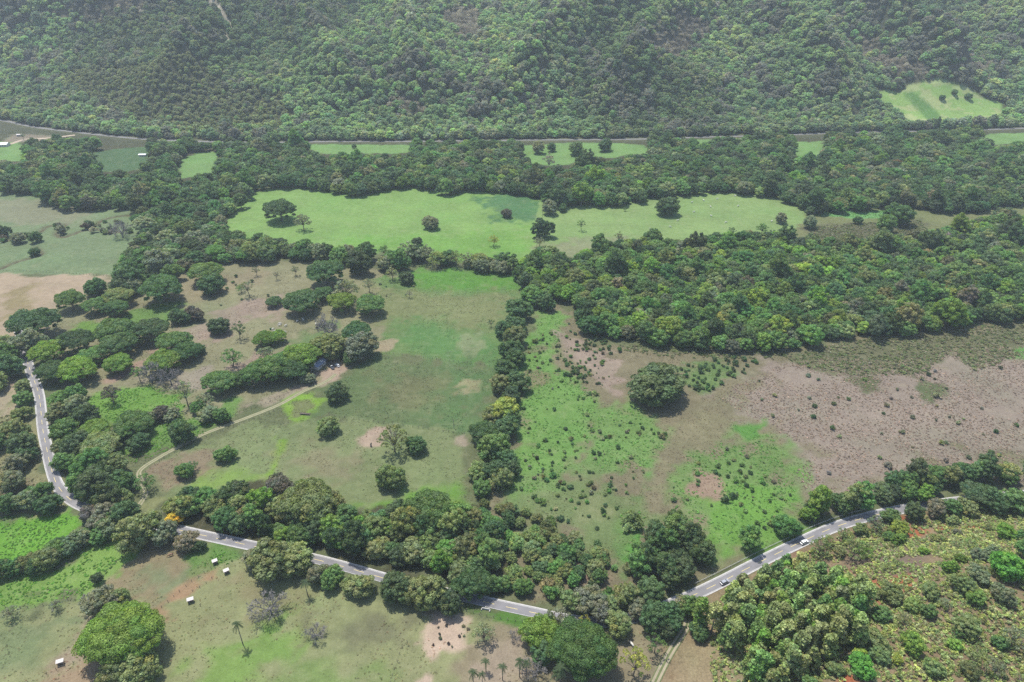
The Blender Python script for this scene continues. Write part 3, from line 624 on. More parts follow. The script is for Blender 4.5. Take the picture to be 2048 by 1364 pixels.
def proto_palm(seed, ht=1.0):
    """palm 1 high; crown of arched fronds with separate leaflets"""
    r = np.random.default_rng(seed); lx = r.normal(0, 0.03); V = []; F = []; A = []; n = 0
    top = np.array([lx, 0.0, 0.90])
    for k in range(17):
        a = 2 * math.pi * k / 17 + r.normal(0, 0.12); el = r.uniform(-0.35, 1.1); L = r.uniform(0.17, 0.22)
        pts = [top + np.array([math.cos(a) * math.cos(el) * t * L, math.sin(a) * math.cos(el) * t * L, math.sin(el) * t * L - 0.13 * t * t * (0.55 + 0.45 * math.cos(el))]) for t in np.linspace(0, 1, 7)]
        side = np.array([-math.sin(a), math.cos(a), 0])
        for i in range(6):
            for sg in (-1, 1):
                for h in (0.0, 0.5):
                    p = pts[i] * (1 - h) + pts[i + 1] * h; q = p + (pts[i + 1] - pts[i]) * 0.45; w = 0.052 * (1 - 0.75 * abs((i + h) / 6 - 0.45))
                    tip = (p + q) / 2 + (pts[i + 1] - pts[i]) * 0.8 + side * sg * w - np.array([0, 0, 0.022])
                    V += [p, q, tip]; F.append((n, n + 1, n + 2, n + 2)); n += 3; A.append([r.uniform(0.7, 1.3)] * 3)
    tr = MB().tube([(0, 0, -0.02), (lx * 0.1, 0.004, 0.3), (lx * 0.5, 0.006, 0.62), tuple(top)], [0.020, 0.015, 0.0135, 0.012], 7)
    return leaf_mesh("palm_crown", np.array(V), np.array(F), np.array(A)), tr.mesh("trunk", BARK, True)
PROTO = {
    "umbrella": [proto_umbrella(100 + i) for i in range(4)],
    "umbrella_fine": [proto_umbrella(150 + i, leaf=0.0125, nc=110, dens=1.0, flat_=0.24) for i in range(2)],
    "round": [proto_round(200 + i) for i in range(6)],
    "dense": [proto_round(230 + i, lobes=0.07, skirt=0.09, cz=0.38, h=0.36, nc=76, clump=(0.06, 0.11)) for i in range(3)],
    "tall": [proto_round(260 + i, h=0.48, cz=0.54, lobes=0.2, nc=66, skirt=0.17) for i in range(4)],
    "sparse": [proto_sparse(300 + i) for i in range(4)],
    "thin": [proto_sparse(330 + i, nc=16, tall=1.25) for i in range(3)],
    "plantation": [proto_plantation(400 + i) for i in range(4)],
    "shrub": [proto_shrub(500 + i) for i in range(5)],
    "bare": [branch_tree(600 + i) for i in range(3)],
    "palm": [proto_palm(700 + i) for i in range(4)],
}
def fit(pair):
    me = pair[0]; a = np.empty(len(me.vertices) * 3, np.float32); me.vertices.foreach_get("co", a); q = a.reshape(-1, 3)
    w = np.mean([np.percentile(q[:, i], 99.8) - np.percentile(q[:, i], 0.2) for i in (0, 1)])
    for m in pair:
        b = np.empty(len(m.vertices) * 3, np.float32); m.vertices.foreach_get("co", b); m.vertices.foreach_set("co", b / w); m.update()
for k_, rows_ in PROTO.items():
    if k_ != "palm":
        for pr in rows_: fit(pr)
HC = {"umbrella": 0.36, "umbrella_fine": 0.36, "round": 0.42, "dense": 0.38, "tall": 0.52, "sparse": 0.56, "thin": 0.75, "plantation": 0.95, "shrub": 0.3, "bare": 0.45}
# base colours of leaves
TINT = {"bright": (0.170, 0.270, 0.050), "green": (0.125, 0.220, 0.064), "dark": (0.084, 0.150, 0.056), "mango": (0.086, 0.128, 0.054), "olive": (0.195, 0.240, 0.090), "dry": (0.195, 0.220, 0.125),
        "grey": (0.225, 0.220, 0.175), "lime": (0.290, 0.350, 0.065), "yellow": (0.56, 0.47, 0.06), "pale": (0.250, 0.285, 0.145), "vivid": (0.125, 0.310, 0.050), "orange": (0.36, 0.19, 0.07), "wine": (0.110, 0.100, 0.078), "teak": (0.240, 0.285, 0.095)}
ADJ = {"bright": "bright green", "green": "mid green", "dark": "dark green", "mango": "very dark", "olive": "olive", "dry": "dull greyish", "grey": "grey brown", "lime": "yellow green", "yellow": "yellow", "pale": "pale", "vivid": "vivid green", "orange": "orange", "wine": "purplish", "teak": "light yellowish green"}
def jit(c, s=0.16):
    k = 1 + rng.normal(0, s); return tuple(float(max(0.008, c[i] * k * (1 + rng.normal(0, s * 0.45)))) for i in range(3))
TREES = []                                                 # (x, y, width) of all, for keeping others out
def tree(kind, x, y, D, tint, name, label, group=None, cat="tree", hz=None, z=None, crown="crown"):
    crown_me, trunk_me = PROTO[kind][int(rng.integers(len(PROTO[kind])))]
    z = float(terrain(x, y)) if z is None else z
    e = empty(name, x, y, z, float(rng.uniform(0, 6.28)))
    k = (hz if hz else float(rng.uniform(0.74, 0.98) if kind in ("round", "dense") else rng.uniform(0.9, 1.12))); e.scale = (D, D, D * k)
    part("stem" if kind == "shrub" else "trunk", trunk_me, e)
    c = part("branches" if kind == "bare" else crown, crown_me, e)
    c["tint"] = [float(t) for t in tint]
    tag(e, label, cat, group); TREES.append((x, y, D)); return e
def tree_px(u, v, w, kind, tint, name, label, group=None, cat="tree", hz=None):
    D = 10.0
    for _ in range(4):
        x, y = place(u, v, HC[kind] * D); D = w / px_per_m(x, y, float(terrain(x, y)) + HC[kind] * D)
    return tree(kind, x, y, D, jit(TINT[tint], 0.10) if isinstance(tint, str) else tint, name, label, group, cat, hz)

# ------------------------------------------------------------------ plants: places (photo pixel of the crown's middle, crown width in pixels)
def many(rows, name, label, group):
    for u, v, w, kind, tint in rows: tree_px(u, v, w, kind, tint, name, ADJ[tint] + " " + label if kind != "bare" else label, group)
def ones(rows, name):
    for u, v, w, kind, tint, label in rows: tree_px(u, v, w, kind, tint, name, label, hz=0.62 if "dome of foliage" in label else None)
ones([(243, 1266, 152, "umbrella_fine", "bright", "huge round spreading tree with fine bright leaves beside the earth lane"),
      (1165, 1304, 128, "umbrella_fine", (0.090, 0.160, 0.044), "very broad fine leaved tree with palms in front of it"),
      (1083, 1270, 82, "umbrella", "bright", "light green spreading tree touching the broad dark tree by the road bend"),
      (860, 1012, 90, "umbrella", "green", "deep green domed tree at the wood edge below the pasture"),
      (616, 1006, 112, "umbrella", "olive", "wide olive domed tree next to the dark purplish tree"),
      (1306, 754, 116, "dense", (0.100, 0.140, 0.055), "large dome of foliage standing alone in the thorny field"),
      (265, 846, 76, "umbrella", "green", "flat topped tree between the road and the round dark tree"),
      (650, 545, 76, "umbrella", "dark", "wide dark tree just below the hedgerow of the savanna"),
      (1960, 990, 66, "umbrella", "dark", "big dark green tree where the road slips behind foliage"),
      (713, 664, 58, "umbrella", "dark", "dark domed tree next to the grey leafless one"),
      (153, 738, 76, "umbrella", "bright", "brightest broad tree where the road enters the trees")], "spreading_tree")
many([(68, 643, 92, "umbrella", "dark"), (142, 603, 56, "umbrella", "green"), (191, 610, 50, "umbrella", "green"), (235, 592, 60, "umbrella", "olive"), (232, 616, 48, "umbrella", "dark"), (323, 576, 82, "umbrella", "dark"),
      (410, 543, 64, "umbrella", "green"), (424, 573, 50, "dense", "dark"), (232, 662, 76, "umbrella", "green"), (298, 657, 76, "umbrella", "dark"), (153, 684, 72, "umbrella", "dark"), (235, 691, 70, "umbrella", "dark"),
      (347, 685, 66, "umbrella", "green"), (93, 706, 66, "umbrella", "bright"), (189, 709, 52, "umbrella", "green"), (235, 726, 58, "umbrella", "bright"), (325, 722, 68, "umbrella", "bright"),
      (104, 744, 60, "umbrella", "dark"), (547, 601, 34, "umbrella", "dark"), (601, 601, 76, "umbrella", "dark"), (645, 588, 42, "umbrella", "dark"), (683, 606, 54, "umbrella", "bright"), (740, 608, 62, "umbrella", "green"),
      (604, 714, 72, "umbrella", "bright"), (588, 738, 62, "umbrella", "dark"), (541, 737, 76, "umbrella", "green"), (514, 750, 62, "umbrella", "green"), (437, 762, 68, "umbrella", "green"), (474, 757, 50, "umbrella", "dark"),
      (528, 676, 46, "umbrella", "bright"), (555, 674, 36, "umbrella", "bright"), (375, 706, 52, "umbrella", "dark"), (189, 577, 40, "dense", "dark"), (560, 722, 50, "umbrella", "green")],
     "spreading_tree", "umbrella shaped tree of the open savanna beside the farm yard", "umbrella trees of the savanna")
ones([(368, 862, 54, "dense", "dark", "very dark round tree beside the pale earth track"), (358, 637, 38, "dense", "mango", "dark round tree, larger of a touching pair on bare soil"), (386, 630, 36, "dense", "wine", "bronze tinged round tree of a touching pair on bare soil"),
      (440, 652, 42, "dense", "mango", "dark round tree beside a thin leaning tree on bare soil"), (675, 783, 46, "round", "mango", "dark bushy tree close beside the end of the track"), (654, 852, 46, "round", "olive", "round tree at the start of the post fence"),
      (787, 880, 60, "sparse", "olive", "thin airy tree beside the pale bare patch"), (829, 890, 44, "round", "dark", "dark small tree touching the airy one beside the bare patch"), (782, 957, 56, "dense", "olive", "yellowish round tree alone on the lower pasture"),
      (565, 972, 64, "dense", "wine", "dark purplish round tree at the pasture edge"), (447, 912, 38, "round", "green", "small leafy tree between the track and a lime weed patch"), (367, 942, 36, "round", "green", "small dark tree with a thin companion on the reddish slope"),
      (385, 931, 24, "sparse", "dark", "thin companion of the small tree on the reddish slope"), (290, 968, 40, "sparse", "green", "small open tree beside the gate of the track"), (616, 758, 30, "dense", "dry", "pale round shrubby tree beside the earth track"),
      (370, 790, 40, "thin", "pale", "pale leaved slender tree on the weedy meadow"), (345, 1040, 34, "round", "yellow", "yellow flowering tree beside the road"), (1003, 815, 62, "dense", "lime", "yellow green tree standing in the dark hedgerow"),
      (1802, 1060, 36, "round", "lime", "lone lime green tree on the crest of the scrubby hill"), (1723, 1334, 52, "dense", "vivid", "vivid green ball shaped tree low on the scrubby hill"), (2024, 1143, 62, "round", "vivid", "broad fresh green tree high on the scrubby hill"),
      (1270, 1328, 60, "thin", "lime", "airy yellow green tree beside the rutted track"), (1311, 1292, 40, "thin", "green", "slender dark tree between the lime tree and the rutted track"), (967, 1268, 46, "sparse", "pale", "pale sparse tree beside the bare sandy ground"),
      (1850, 990, 36, "round", "bright", "bright green tree beside the road above the scrubby hill"), (1335, 411, 46, "dense", "dark", "dense dark round tree on the far pasture with cattle"), (858, 447, 34, "dense", "dry", "greyish round tree on the far green pasture"),
      (1013, 427, 22, "dense", "wine", "small very dark round tree on the far green pasture"), (987, 482, 22, "sparse", "lime", "yellow green sapling on the far green pasture"), (1163, 449, 18, "thin", "green", "single slender tree on the far pasture with cattle"),
      (1090, 459, 40, "round", "dark", "round tree on the boundary between the far pastures"), (1098, 417, 32, "round", "dry", "greyish tree at the gap between the far pastures"), (1300, 482, 42, "round", "green", "bushy tree at the near edge of the cattle pasture"),
      (1803, 428, 56, "dense", "dark", "dark clump tree beside the pale green plants"), (560, 420, 66, "umbrella", "dark", "broad dark tree jutting into the far green pasture"), (605, 442, 36, "sparse", "dry", "brownish open tree jutting into the far green pasture"),
      (834, 484, 22, "dense", "mango", "small dark tree touching a grey bush on the far pasture"), (814, 554, 32, "round", "mango", "dark small tree on the lime corner of the middle pasture"), (1563, 438, 24, "round", "dry", "small greyish tree near the corner of the cattle pasture")], "lone_tree")
many([(1238, 475, 20, "thin", "dry"), (1464, 462, 18, "thin", "dark"), (1525, 456, 26, "sparse", "green"), (1079, 484, 22, "sparse", "dry"), (1126, 416, 20, "round", "dark"), (1619, 446, 28, "round", "dry"), (1250, 418, 8, "sparse", "green"), (1545, 470, 24, "sparse", "dark")],
     "sapling", "small open tree at the edge of the far pasture with cattle", "young trees round the cattle pasture")
many([(476, 659, 30, "thin", "dark"), (495, 574, 30, "thin", "dry"), (481, 577, 20, "sparse", "green"), (462, 713, 42, "sparse", "green"), (691, 577, 56, "sparse", "dry"), (738, 570, 26, "thin", "dry"), (818, 588, 14, "thin", "grey"), (552, 551, 14, "thin", "grey"),
      (590, 541, 18, "thin", "dry"), (530, 705, 36, "sparse", "dry"), (276, 748, 26, "thin", "green"), (768, 500, 26, "sparse", "green"), (784, 549, 26, "sparse", "pale"), (982, 646, 16, "thin", "dark"), (512, 542, 16, "thin", "dry"), (222, 790, 40, "sparse", "wine")],
     "open_tree", "thin open tree showing its trunk on the dry savanna", "thin trees of the savanna")
many([(653, 692, 66, "round", "olive"), (713, 694, 66, "round", "dry"), (697, 716, 36, "dense", "dark"), (680, 700, 34, "round", "dry"), (640, 706, 34, "round", "olive")], "yard_tree", "shaggy olive tree crowding the farm yard", "trees round the farm yard")
many([(50, 690, 56, "round", "dry"), (22, 738, 52, "round", "dark"), (16, 709, 46, "round", "green"), (-10, 690, 60, "round", "olive"), (-10, 760, 50, "round", "olive"), (254, 553, 60, "round", "dark"), (300, 520, 56, "round", "green"), (322, 530, 56, "round", "dry"),
      (270, 530, 44, "round", "dark"), (400, 700, 26, "round", "dark"), (345, 545, 40, "round", "green"), (240, 575, 44, "round", "mango"), (790, 521, 46, "round", "green"), (719, 529, 52, "round", "mango"), (773, 523, 40, "round", "dry")],
     "savanna_tree", "round bushy tree mixed with the umbrella trees", "bushy trees of the savanna")
ones([(537, 1206, 76, "bare", "grey", "large leafless tree over a green ring of grass"), (630, 1266, 46, "bare", "grey", "smaller leafless tree on the lower pasture"), (300, 752, 46, "bare", "grey", "grey leafless tree with a dark trunk on the weedy meadow"),
      (338, 752, 50, "bare", "grey", "grey leafless tree tangled beside its twin on pale soil"), (660, 658, 56, "bare", "grey", "grey leafless tree beside the dark dome near the yard"), (1068, 1338, 54, "bare", "grey", "pinkish bare tree behind the palms"),
      (1030, 1270, 30, "bare", "grey", "small dead tree beside the light green spreading tree"), (240, 456, 44, "bare", "grey", "grey bare thicket tree beside the winding stream")], "bare_tree")
# hedgerow between the pastures
many([(1062, 590, 50, "round", "green"), (1085, 604, 40, "round", "dark"), (1042, 622, 52, "round", "dark"), (1030, 648, 46, "round", "dark"), (1012, 662, 40, "dense", "dark"), (1036, 676, 44, "round", "olive"), (1028, 704, 46, "round", "dark"), (1034, 718, 40, "dense", "dark"),
      (1014, 742, 46, "round", "dark"), (1036, 765, 50, "round", "dark"), (1000, 770, 42, "round", "olive"), (1024, 792, 42, "round", "mango"), (985, 832, 42, "round", "olive"), (970, 868, 62, "umbrella", "dark"), (1006, 858, 52, "round", "dark"), (990, 892, 60, "round", "green"),
      (1008, 918, 52, "round", "dark"), (956, 942, 46, "dense", "olive"), (986, 944, 52, "round", "dark"), (1002, 962, 46, "round", "olive"), (965, 975, 40, "round", "green"), (1014, 940, 40, "round", "mango"), (1020, 832, 40, "round", "dark")],
     "hedgerow_tree", "bushy tree in the hedgerow between pasture and thorny field", "hedgerow trees")
def along(px, n, w0, w1, kinds, tints, name, label, group, spread=10):
    P = np.array(px, float); s = np.concatenate([[0], np.cumsum(np.linalg.norm(np.diff(P, axis=0), axis=1))])
    for t in np.linspace(0, s[-1], n):
        u = np.interp(t, s, P[:, 0]) + rng.normal(0, spread * 0.5); v = np.interp(t, s, P[:, 1]) + rng.normal(0, spread * 0.35)
        t_ = tints[rng.integers(len(tints))]
        tree_px(u, v, rng.uniform(w0, w1), kinds[rng.integers(len(kinds))], t_, name, ADJ[t_] + " " + label, group)
along([(470, 500), (540, 496), (620, 500), (680, 512), (740, 508)], 17, 26, 46, ["round", "round", "sparse"], ["dark", "green", "olive", "dry"], "hedge_tree", "shrubby tree in the hedge below the far green pasture", "hedge below the far pasture")
along([(820, 502), (880, 515), (930, 524), (1015, 528)], 16, 24, 46, ["round", "dense", "sparse"], ["dark", "olive", "dry", "dry", "green"], "hedge_tree", "shrubby tree in the hedge below the far green pasture", "hedge below the far pasture")
along([(0, 1150), (40, 1142), (100, 1108), (150, 1086), (190, 1070), (225, 1050)], 15, 34, 58, ["round", "round", "dense"], ["dark", "green", "dry", "olive"], "field_hedge_tree", "bushy tree in the hedge between two vivid green fields", "hedge between the vivid fields")
many([(285, 1062, 80, "round", "olive"), (250, 1032, 60, "round", "dark"), (330, 1072, 48, "round", "dry"), (372, 1082, 46, "round", "dry"), (398, 1096, 28, "round", "mango"), (205, 1040, 58, "round", "dry"), (180, 1030, 40, "round", "grey"), (545, 1124, 86, "round", "olive"),
      (592, 1116, 74, "round", "olive"), (512, 1118, 52, "round", "dry"), (640, 1150, 46, "round", "dry"), (664, 1156, 48, "round", "green"), (718, 1168, 58, "dense", "olive"), (790, 1182, 66, "round", "mango"), (822, 1176, 56, "round", "olive"), (856, 1188, 76, "round", "olive"), (890, 1198, 56, "round", "mango"),
      (944, 1164, 78, "umbrella", "dark"), (985, 1168, 46, "round", "green")],
     "roadside_tree", "bushy tree on the verge along the straight part of the road", "roadside trees")
many([(36, 925, 48, "round", "dry"), (46, 888, 56, "round", "mango"), (26, 862, 44, "round", "olive"), (44, 828, 36, "round", "olive"), (48, 798, 38, "round", "green"), (44, 772, 34, "round", "olive"), (28, 962, 50, "round", "dry"), (76, 985, 50, "round", "green"), (104, 1012, 46, "round", "dark"),
      (10, 1012, 46, "round", "dark"), (48, 1002, 46, "round", "dry"), (58, 914, 36, "round", "dark"), (-10, 880, 50, "round", "dark"),
      (116, 800, 44, "round", "green"), (112, 828, 40, "round", "olive"), (150, 812, 46, "round", "dry"), (170, 832, 52, "round", "mango"), (128, 858, 56, "round", "green"), (190, 860, 62, "umbrella", "bright"), (152, 890, 60, "round", "mango"), (200, 892, 76, "umbrella", "olive"), (126, 895, 36, "round", "olive"),
      (136, 924, 46, "round", "green"), (180, 932, 66, "round", "green"), (226, 928, 56, "round", "olive"), (190, 962, 84, "round", "mango"), (242, 968, 58, "round", "dark"), (160, 962, 50, "round", "green"), (216, 992, 60, "round", "mango"), (250, 1000, 40, "round", "olive"), (150, 790, 40, "round", "green"), (172, 985, 44, "round", "dark"),
      (300, 838, 32, "round", "dry"), (322, 828, 34, "round", "wine"), (345, 834, 34, "round", "dry"), (414, 828, 40, "round", "dry"), (440, 834, 34, "round", "green"), (276, 886, 44, "round", "dark"), (408, 800, 36, "sparse", "dry"), (395, 815, 30, "round", "green"), (240, 870, 34, "round", "dark")],
     "lane_tree", "bushy tree crowding the winding stretch of road", "trees along the winding road")
many([(1311, 1238, 62, "round", "dark"), (1234, 1240, 56, "round", "olive"), (1250, 1196, 52, "round", "olive"), (1303, 1182, 60, "round", "mango"), (1345, 1242, 56, "round", "dark"), (1116, 1238, 56, "sparse", "dry"), (1168, 1244, 28, "thin", "lime"), (1186, 1200, 72, "round", "dry"), (1146, 1202, 52, "round", "olive"),
      (1083, 1306, 50, "round", "dark"), (1275, 1215, 44, "round", "dry"), (1220, 1215, 44, "round", "olive"), (1376, 1220, 46, "round", "green"), (1396, 1262, 40, "round", "dark"), (1362, 1205, 34, "thin", "pale"), (1205, 1232, 40, "sparse", "grey"), (1330, 1262, 40, "round", "mango")],
     "junction_tree", "bushy tree where the road bends near the palms", "trees at the road bend")
many([(205, 1206, 60, "round", "dry"), (182, 1208, 40, "sparse", "grey"), (232, 1196, 40, "round", "olive"), (192, 1162, 22, "tall", "mango"), (22, 1226, 32, "sparse", "dry"), (112, 1214, 26, "sparse", "grey"), (262, 1340, 76, "round", "olive"), (228, 1352, 60, "round", "olive"), (290, 1356, 46, "round", "olive")],
     "thicket_tree", "scrubby olive tree in the thicket by the huge tree", "thicket by the huge tree")

# woods: fill a patch with trees of mixed size
def hexfill(poly_w, sp, jitter=0.32, keepout=None):
    a = np.array(poly_w); x0, y0 = a.min(0); x1, y1 = a.max(0)
    ys = np.arange(y0, y1, sp * 0.866); pts = []
    for k, yy in enumerate(ys):
        xs = np.arange(x0 + (k % 2) * sp / 2, x1, sp); pts.append(np.stack([xs, np.full(len(xs), yy)], -1))
    P = np.concatenate(pts); P = P + rng.normal(0, sp * jitter, P.shape)
    P = P[inside(P[:, 0], P[:, 1], poly_w)]
    if keepout is not None and len(P): P = P[~keepout(P)]
    return P
def off_road(P, d=6.5): return seg_dist(P[:, 0], P[:, 1], NEAR_ROAD) < d
def off_far(P, d=11): return np.abs(P[:, 1] - np.interp(P[:, 0], FRX, FRY)) < d
def pick(tints, ws): return list(TINT[t] for t in tints), np.array(ws, float) / sum(ws)
def wood(poly_px, sp, sizes, kinds, tints, ws, name, label, group, h=5.0, hz=None, keep=None):
    poly = draped(poly_px, h) if any(u > 1380 and v > 1035 for u, v in poly_px) else flat(poly_px, h)
    cs, p = pick(tints, ws)
    for x, y in hexfill(poly, sp, keepout=keep or off_road):
        k = int(rng.choice(len(cs), p=p)); D = float(rng.uniform(*sizes))
        tree(kinds[rng.integers(len(kinds))], x, y, D, jit(cs[k], 0.15), name, label.replace("leafy", ADJ[tints[k]]), group, hz=hz)
wood(SOUTH_WOOD, 7.2, (8.5, 13.5), ["round", "round", "tall", "dense"], ["olive", "green", "dark", "mango", "bright"], [5, 3, 2, 1, 1], "wood_tree", "leafy tree in the dense wood between the lower pasture and road", "south wood")
wood([(960, 995), (1050, 1005), (1130, 1050), (1230, 1085), (1240, 1108), (1200, 1118), (1100, 1120), (1000, 1110), (960, 1080)], 6.0, (4.6, 8.2), ["round", "dense"], ["olive", "green", "dark"], [4, 3, 2], "thicket_shrub_tree", "low leafy tree in the thicket at the thorny field's corner", "thicket of low trees")
wood([(1000, 1124), (1215, 1112), (1225, 1140), (1130, 1160), (1010, 1172)], 6.0, (4.6, 8.2), ["round", "dense"], ["olive", "green", "dark"], [4, 3, 2], "thicket_shrub_tree", "low leafy tree in the thicket at the thorny field's corner", "thicket of low trees")
wood([(1286, 1064), (1340, 1036), (1390, 1070), (1440, 1092), (1475, 1115), (1430, 1145), (1370, 1170), (1300, 1180), (1270, 1120)], 7.5, (9, 13), ["round", "tall"], ["mango", "green", "dry", "dark"], [3, 3, 2, 2], "grove_tree", "leafy bushy tree in the grove above the road", "grove above the road")
wood([(1470, 1112), (1540, 1062), (1600, 1030), (1640, 1004), (1690, 1010), (1700, 1026), (1600, 1062), (1500, 1116)], 6.5, (8, 12), ["round", "tall"], ["mango", "green", "dark", "bright"], [3, 3, 2, 1], "verge_tree", "leafy bushy tree on the far verge of the climbing road", "verge of the climbing road")
wood([(1690, 1004), (1760, 968), (1850, 942), (1950, 940), (2060, 926), (2300, 905), (2300, 960), (2060, 976), (1960, 982), (1900, 990), (1800, 1002), (1720, 1014)], 7.0, (8, 13), ["round", "round", "tall"], ["mango", "green", "dark", "bright", "olive"], [3, 3, 2, 1, 2], "verge_tree", "leafy bushy tree on the far verge of the climbing road", "verge of the climbing road")
wood(PLANTATION, 4.7, (5.6, 7.6), ["plantation"], ["teak", "olive", "bright", "green"], [5, 4, 3, 2], "plantation_tree", "tall narrow leafy tree of the plantation on the hill foot", "plantation on the hill foot", h=7, hz=1.0)

def pick_largest(P, D, n):
    s = D * FPX / (P[:, 1] * CP + CAM_H * SP); u, v = project(P[:, 0], P[:, 1], np.zeros(len(P)))
    s = np.where((u > 0) & (u < 2048) & (v < 1370) & (v > 0), s, 0); o = np.argsort(-s); return o[:n], o[n:]
STUFF = {}
def wood_split(poly_px, sp, sizes, kinds, tints, ws, name, label, group, n_things, stuff, keep, h=6.0):
    P = hexfill(flat(poly_px, h), sp, keepout=keep); cs, p = pick(tints, ws)
    D = rng.uniform(sizes[0], sizes[1], len(P)) * np.where(rng.uniform(size=len(P)) < 0.15, 1.3, 1.0)
    patch = fbm(P[:, 0] / 60, P[:, 1] / 60, 91, 3)
    K = [int(rng.choice(len(cs), p=p)) for _ in P]; C = [jit(cs[k], 0.18) for k in K]
    a, b = pick_largest(P, D, n_things)
    for i in a: tree(kinds[rng.integers(len(kinds))], float(P[i, 0]), float(P[i, 1]), float(D[i]), C[i], name, label.replace("leafy", ("broad " if D[i] > sizes[1] * 0.92 else "") + ADJ[tints[K[i]]]), group)
    STUFF.setdefault(stuff, []).append((P[b], D[b], np.array([C[i] for i in b]).reshape(-1, 3)))
wood_split(MID_WOOD, 8.0, (9, 14.5), ["round", "round", "tall", "dense"], ["green", "dark", "mango", "bright", "olive", "dry", "lime", "grey"], [8, 5, 2, 4, 2.5, 0.7, 0.25, 0.15], "forest_tree", "leafy tree in the dense wood beside the thorny field", "mid valley forest", 300, "woodland", off_road)
CLEAR_W = [flat(c, 0.0) for c in CLEARINGS[:9]]
def valley_keep(P):
    k = off_far(P, 7)
    for c in CLEAR_W: k |= sdf(P[:, 0], P[:, 1], c) > -3
    for c in CLEARINGS[:9]:
        for zt in (4.0, 8.0, 12.0):
            u_, v_ = project(P[:, 0], P[:, 1], np.full(len(P), zt)); k |= inside(u_, v_, c)
    return k
wood_split(VALLEY_WOOD, 8.8, (10, 16), ["round", "round", "tall", "dense"], ["dark", "mango", "green", "olive", "dry", "bright"], [7, 4, 4, 1.5, 1.2, 0.6], "valley_tree", "leafy tree of the wooded belt beyond the far pastures", "wooded belt of the valley", 300, "woodland", valley_keep)
BELT = [(272, 432), (440, 440), (450, 462), (500, 478), (560, 480), (650, 494), (640, 508), (480, 512), (400, 524), (330, 536), (262, 580), (214, 584), (240, 536), (272, 490), (290, 462)]
wood_split(BELT, 9.0, (9.5, 15), ["round", "round", "umbrella"], ["dark", "mango", "green", "dry", "olive"], [5, 3, 4, 3, 1], "belt_tree", "leafy bushy tree of the belt reaching from the stream to the savanna", "belt by the stream", 160, "woodland", off_road)
# hill slope: single bushy trees among the scrub
many([(a, b, c * 0.84, d, t_) for a, b, c, d, t_ in [(1786, 1190, 56, "round", "olive"), (1857, 1188, 42, "round", "olive"), (1857, 1226, 36, "round", "green"), (1936, 1252, 62, "round", "olive"), (1939, 1090, 34, "sparse", "olive"), (2016, 1068, 44, "round", "bright"), (1977, 1056, 20, "sparse", "olive"), (1707, 1102, 58, "sparse", "olive"), (1641, 1094, 48, "sparse", "olive"),
      (1794, 1130, 26, "sparse", "olive"), (1898, 1136, 34, "round", "bright"), (1925, 1168, 54, "round", "olive"), (1824, 1292, 54, "round", "bright"), (1756, 1286, 52, "round", "olive"), (1950, 1318, 50, "sparse", "olive"), (1720, 1306, 34, "round", "lime"), (1606, 1350, 36, "round", "olive"), (1794, 1320, 26, "round", "lime"),
      (1760, 1230, 46, "round", "green"), (1960, 1150, 50, "round", "dry"), (2000, 1190, 50, "round", "dry"), (2030, 1280, 60, "sparse", "dry"), (1990, 1340, 50, "sparse", "dry"), (1870, 1345, 46, "round", "olive"), (1670, 1340, 40, "round", "olive"), (1890, 1210, 30, "sparse", "dry"), (1680, 1105, 30, "round", "olive"), (1730, 1108, 36, "sparse", "bright"),
      (2060, 1100, 60, "round", "green"), (2090, 1200, 60, "round", "olive"), (2080, 1330, 60, "round", "olive"), (1620, 1365, 40, "round", "green"), (1500, 1340, 34, "round", "green"), (1540, 1372, 40, "plantation", "olive")]],
     "hill_tree", "bushy tree among the scrub of the near hill", "trees of the scrubby hill")
many([(1655, 1080, 26, "sparse", "olive"), (1690, 1068, 30, "sparse", "olive"), (1722, 1060, 28, "round", "olive"), (1750, 1048, 32, "sparse", "dry"), (1782, 1034, 36, "round", "green"), (1830, 1026, 40, "round", "mango"), (1872, 1016, 40, "round", "dry"), (1905, 1014, 36, "round", "green"), (1990, 1010, 50, "round", "dark"), (2030, 1004, 56, "round", "green"), (1935, 1012, 40, "round", "olive")],
     "kerbside_tree", "bushy tree overhanging the hill side of the climbing road", "trees on the hill side of the road")
wood([(1620, 1150), (1700, 1090), (1800, 1060), (1900, 1042), (2040, 1036), (2100, 1060), (2100, 1370), (1640, 1370), (1720, 1290), (1750, 1190)], 14.0, (3.6, 6.8), ["round", "sparse", "dense", "round"], ["olive", "teak", "dry", "green", "bright"], [4, 2, 2, 2, 1], "slope_tree", "low leafy bushlike tree scattered on the scrubby hill", "low trees of the scrubby hill", h=2.0, hz=0.85, keep=lambda P: off_road(P, 9) | (np.abs(fbm(P[:, 0] / 20, P[:, 1] / 20, 81, 2) - 0.5) > 0.2))
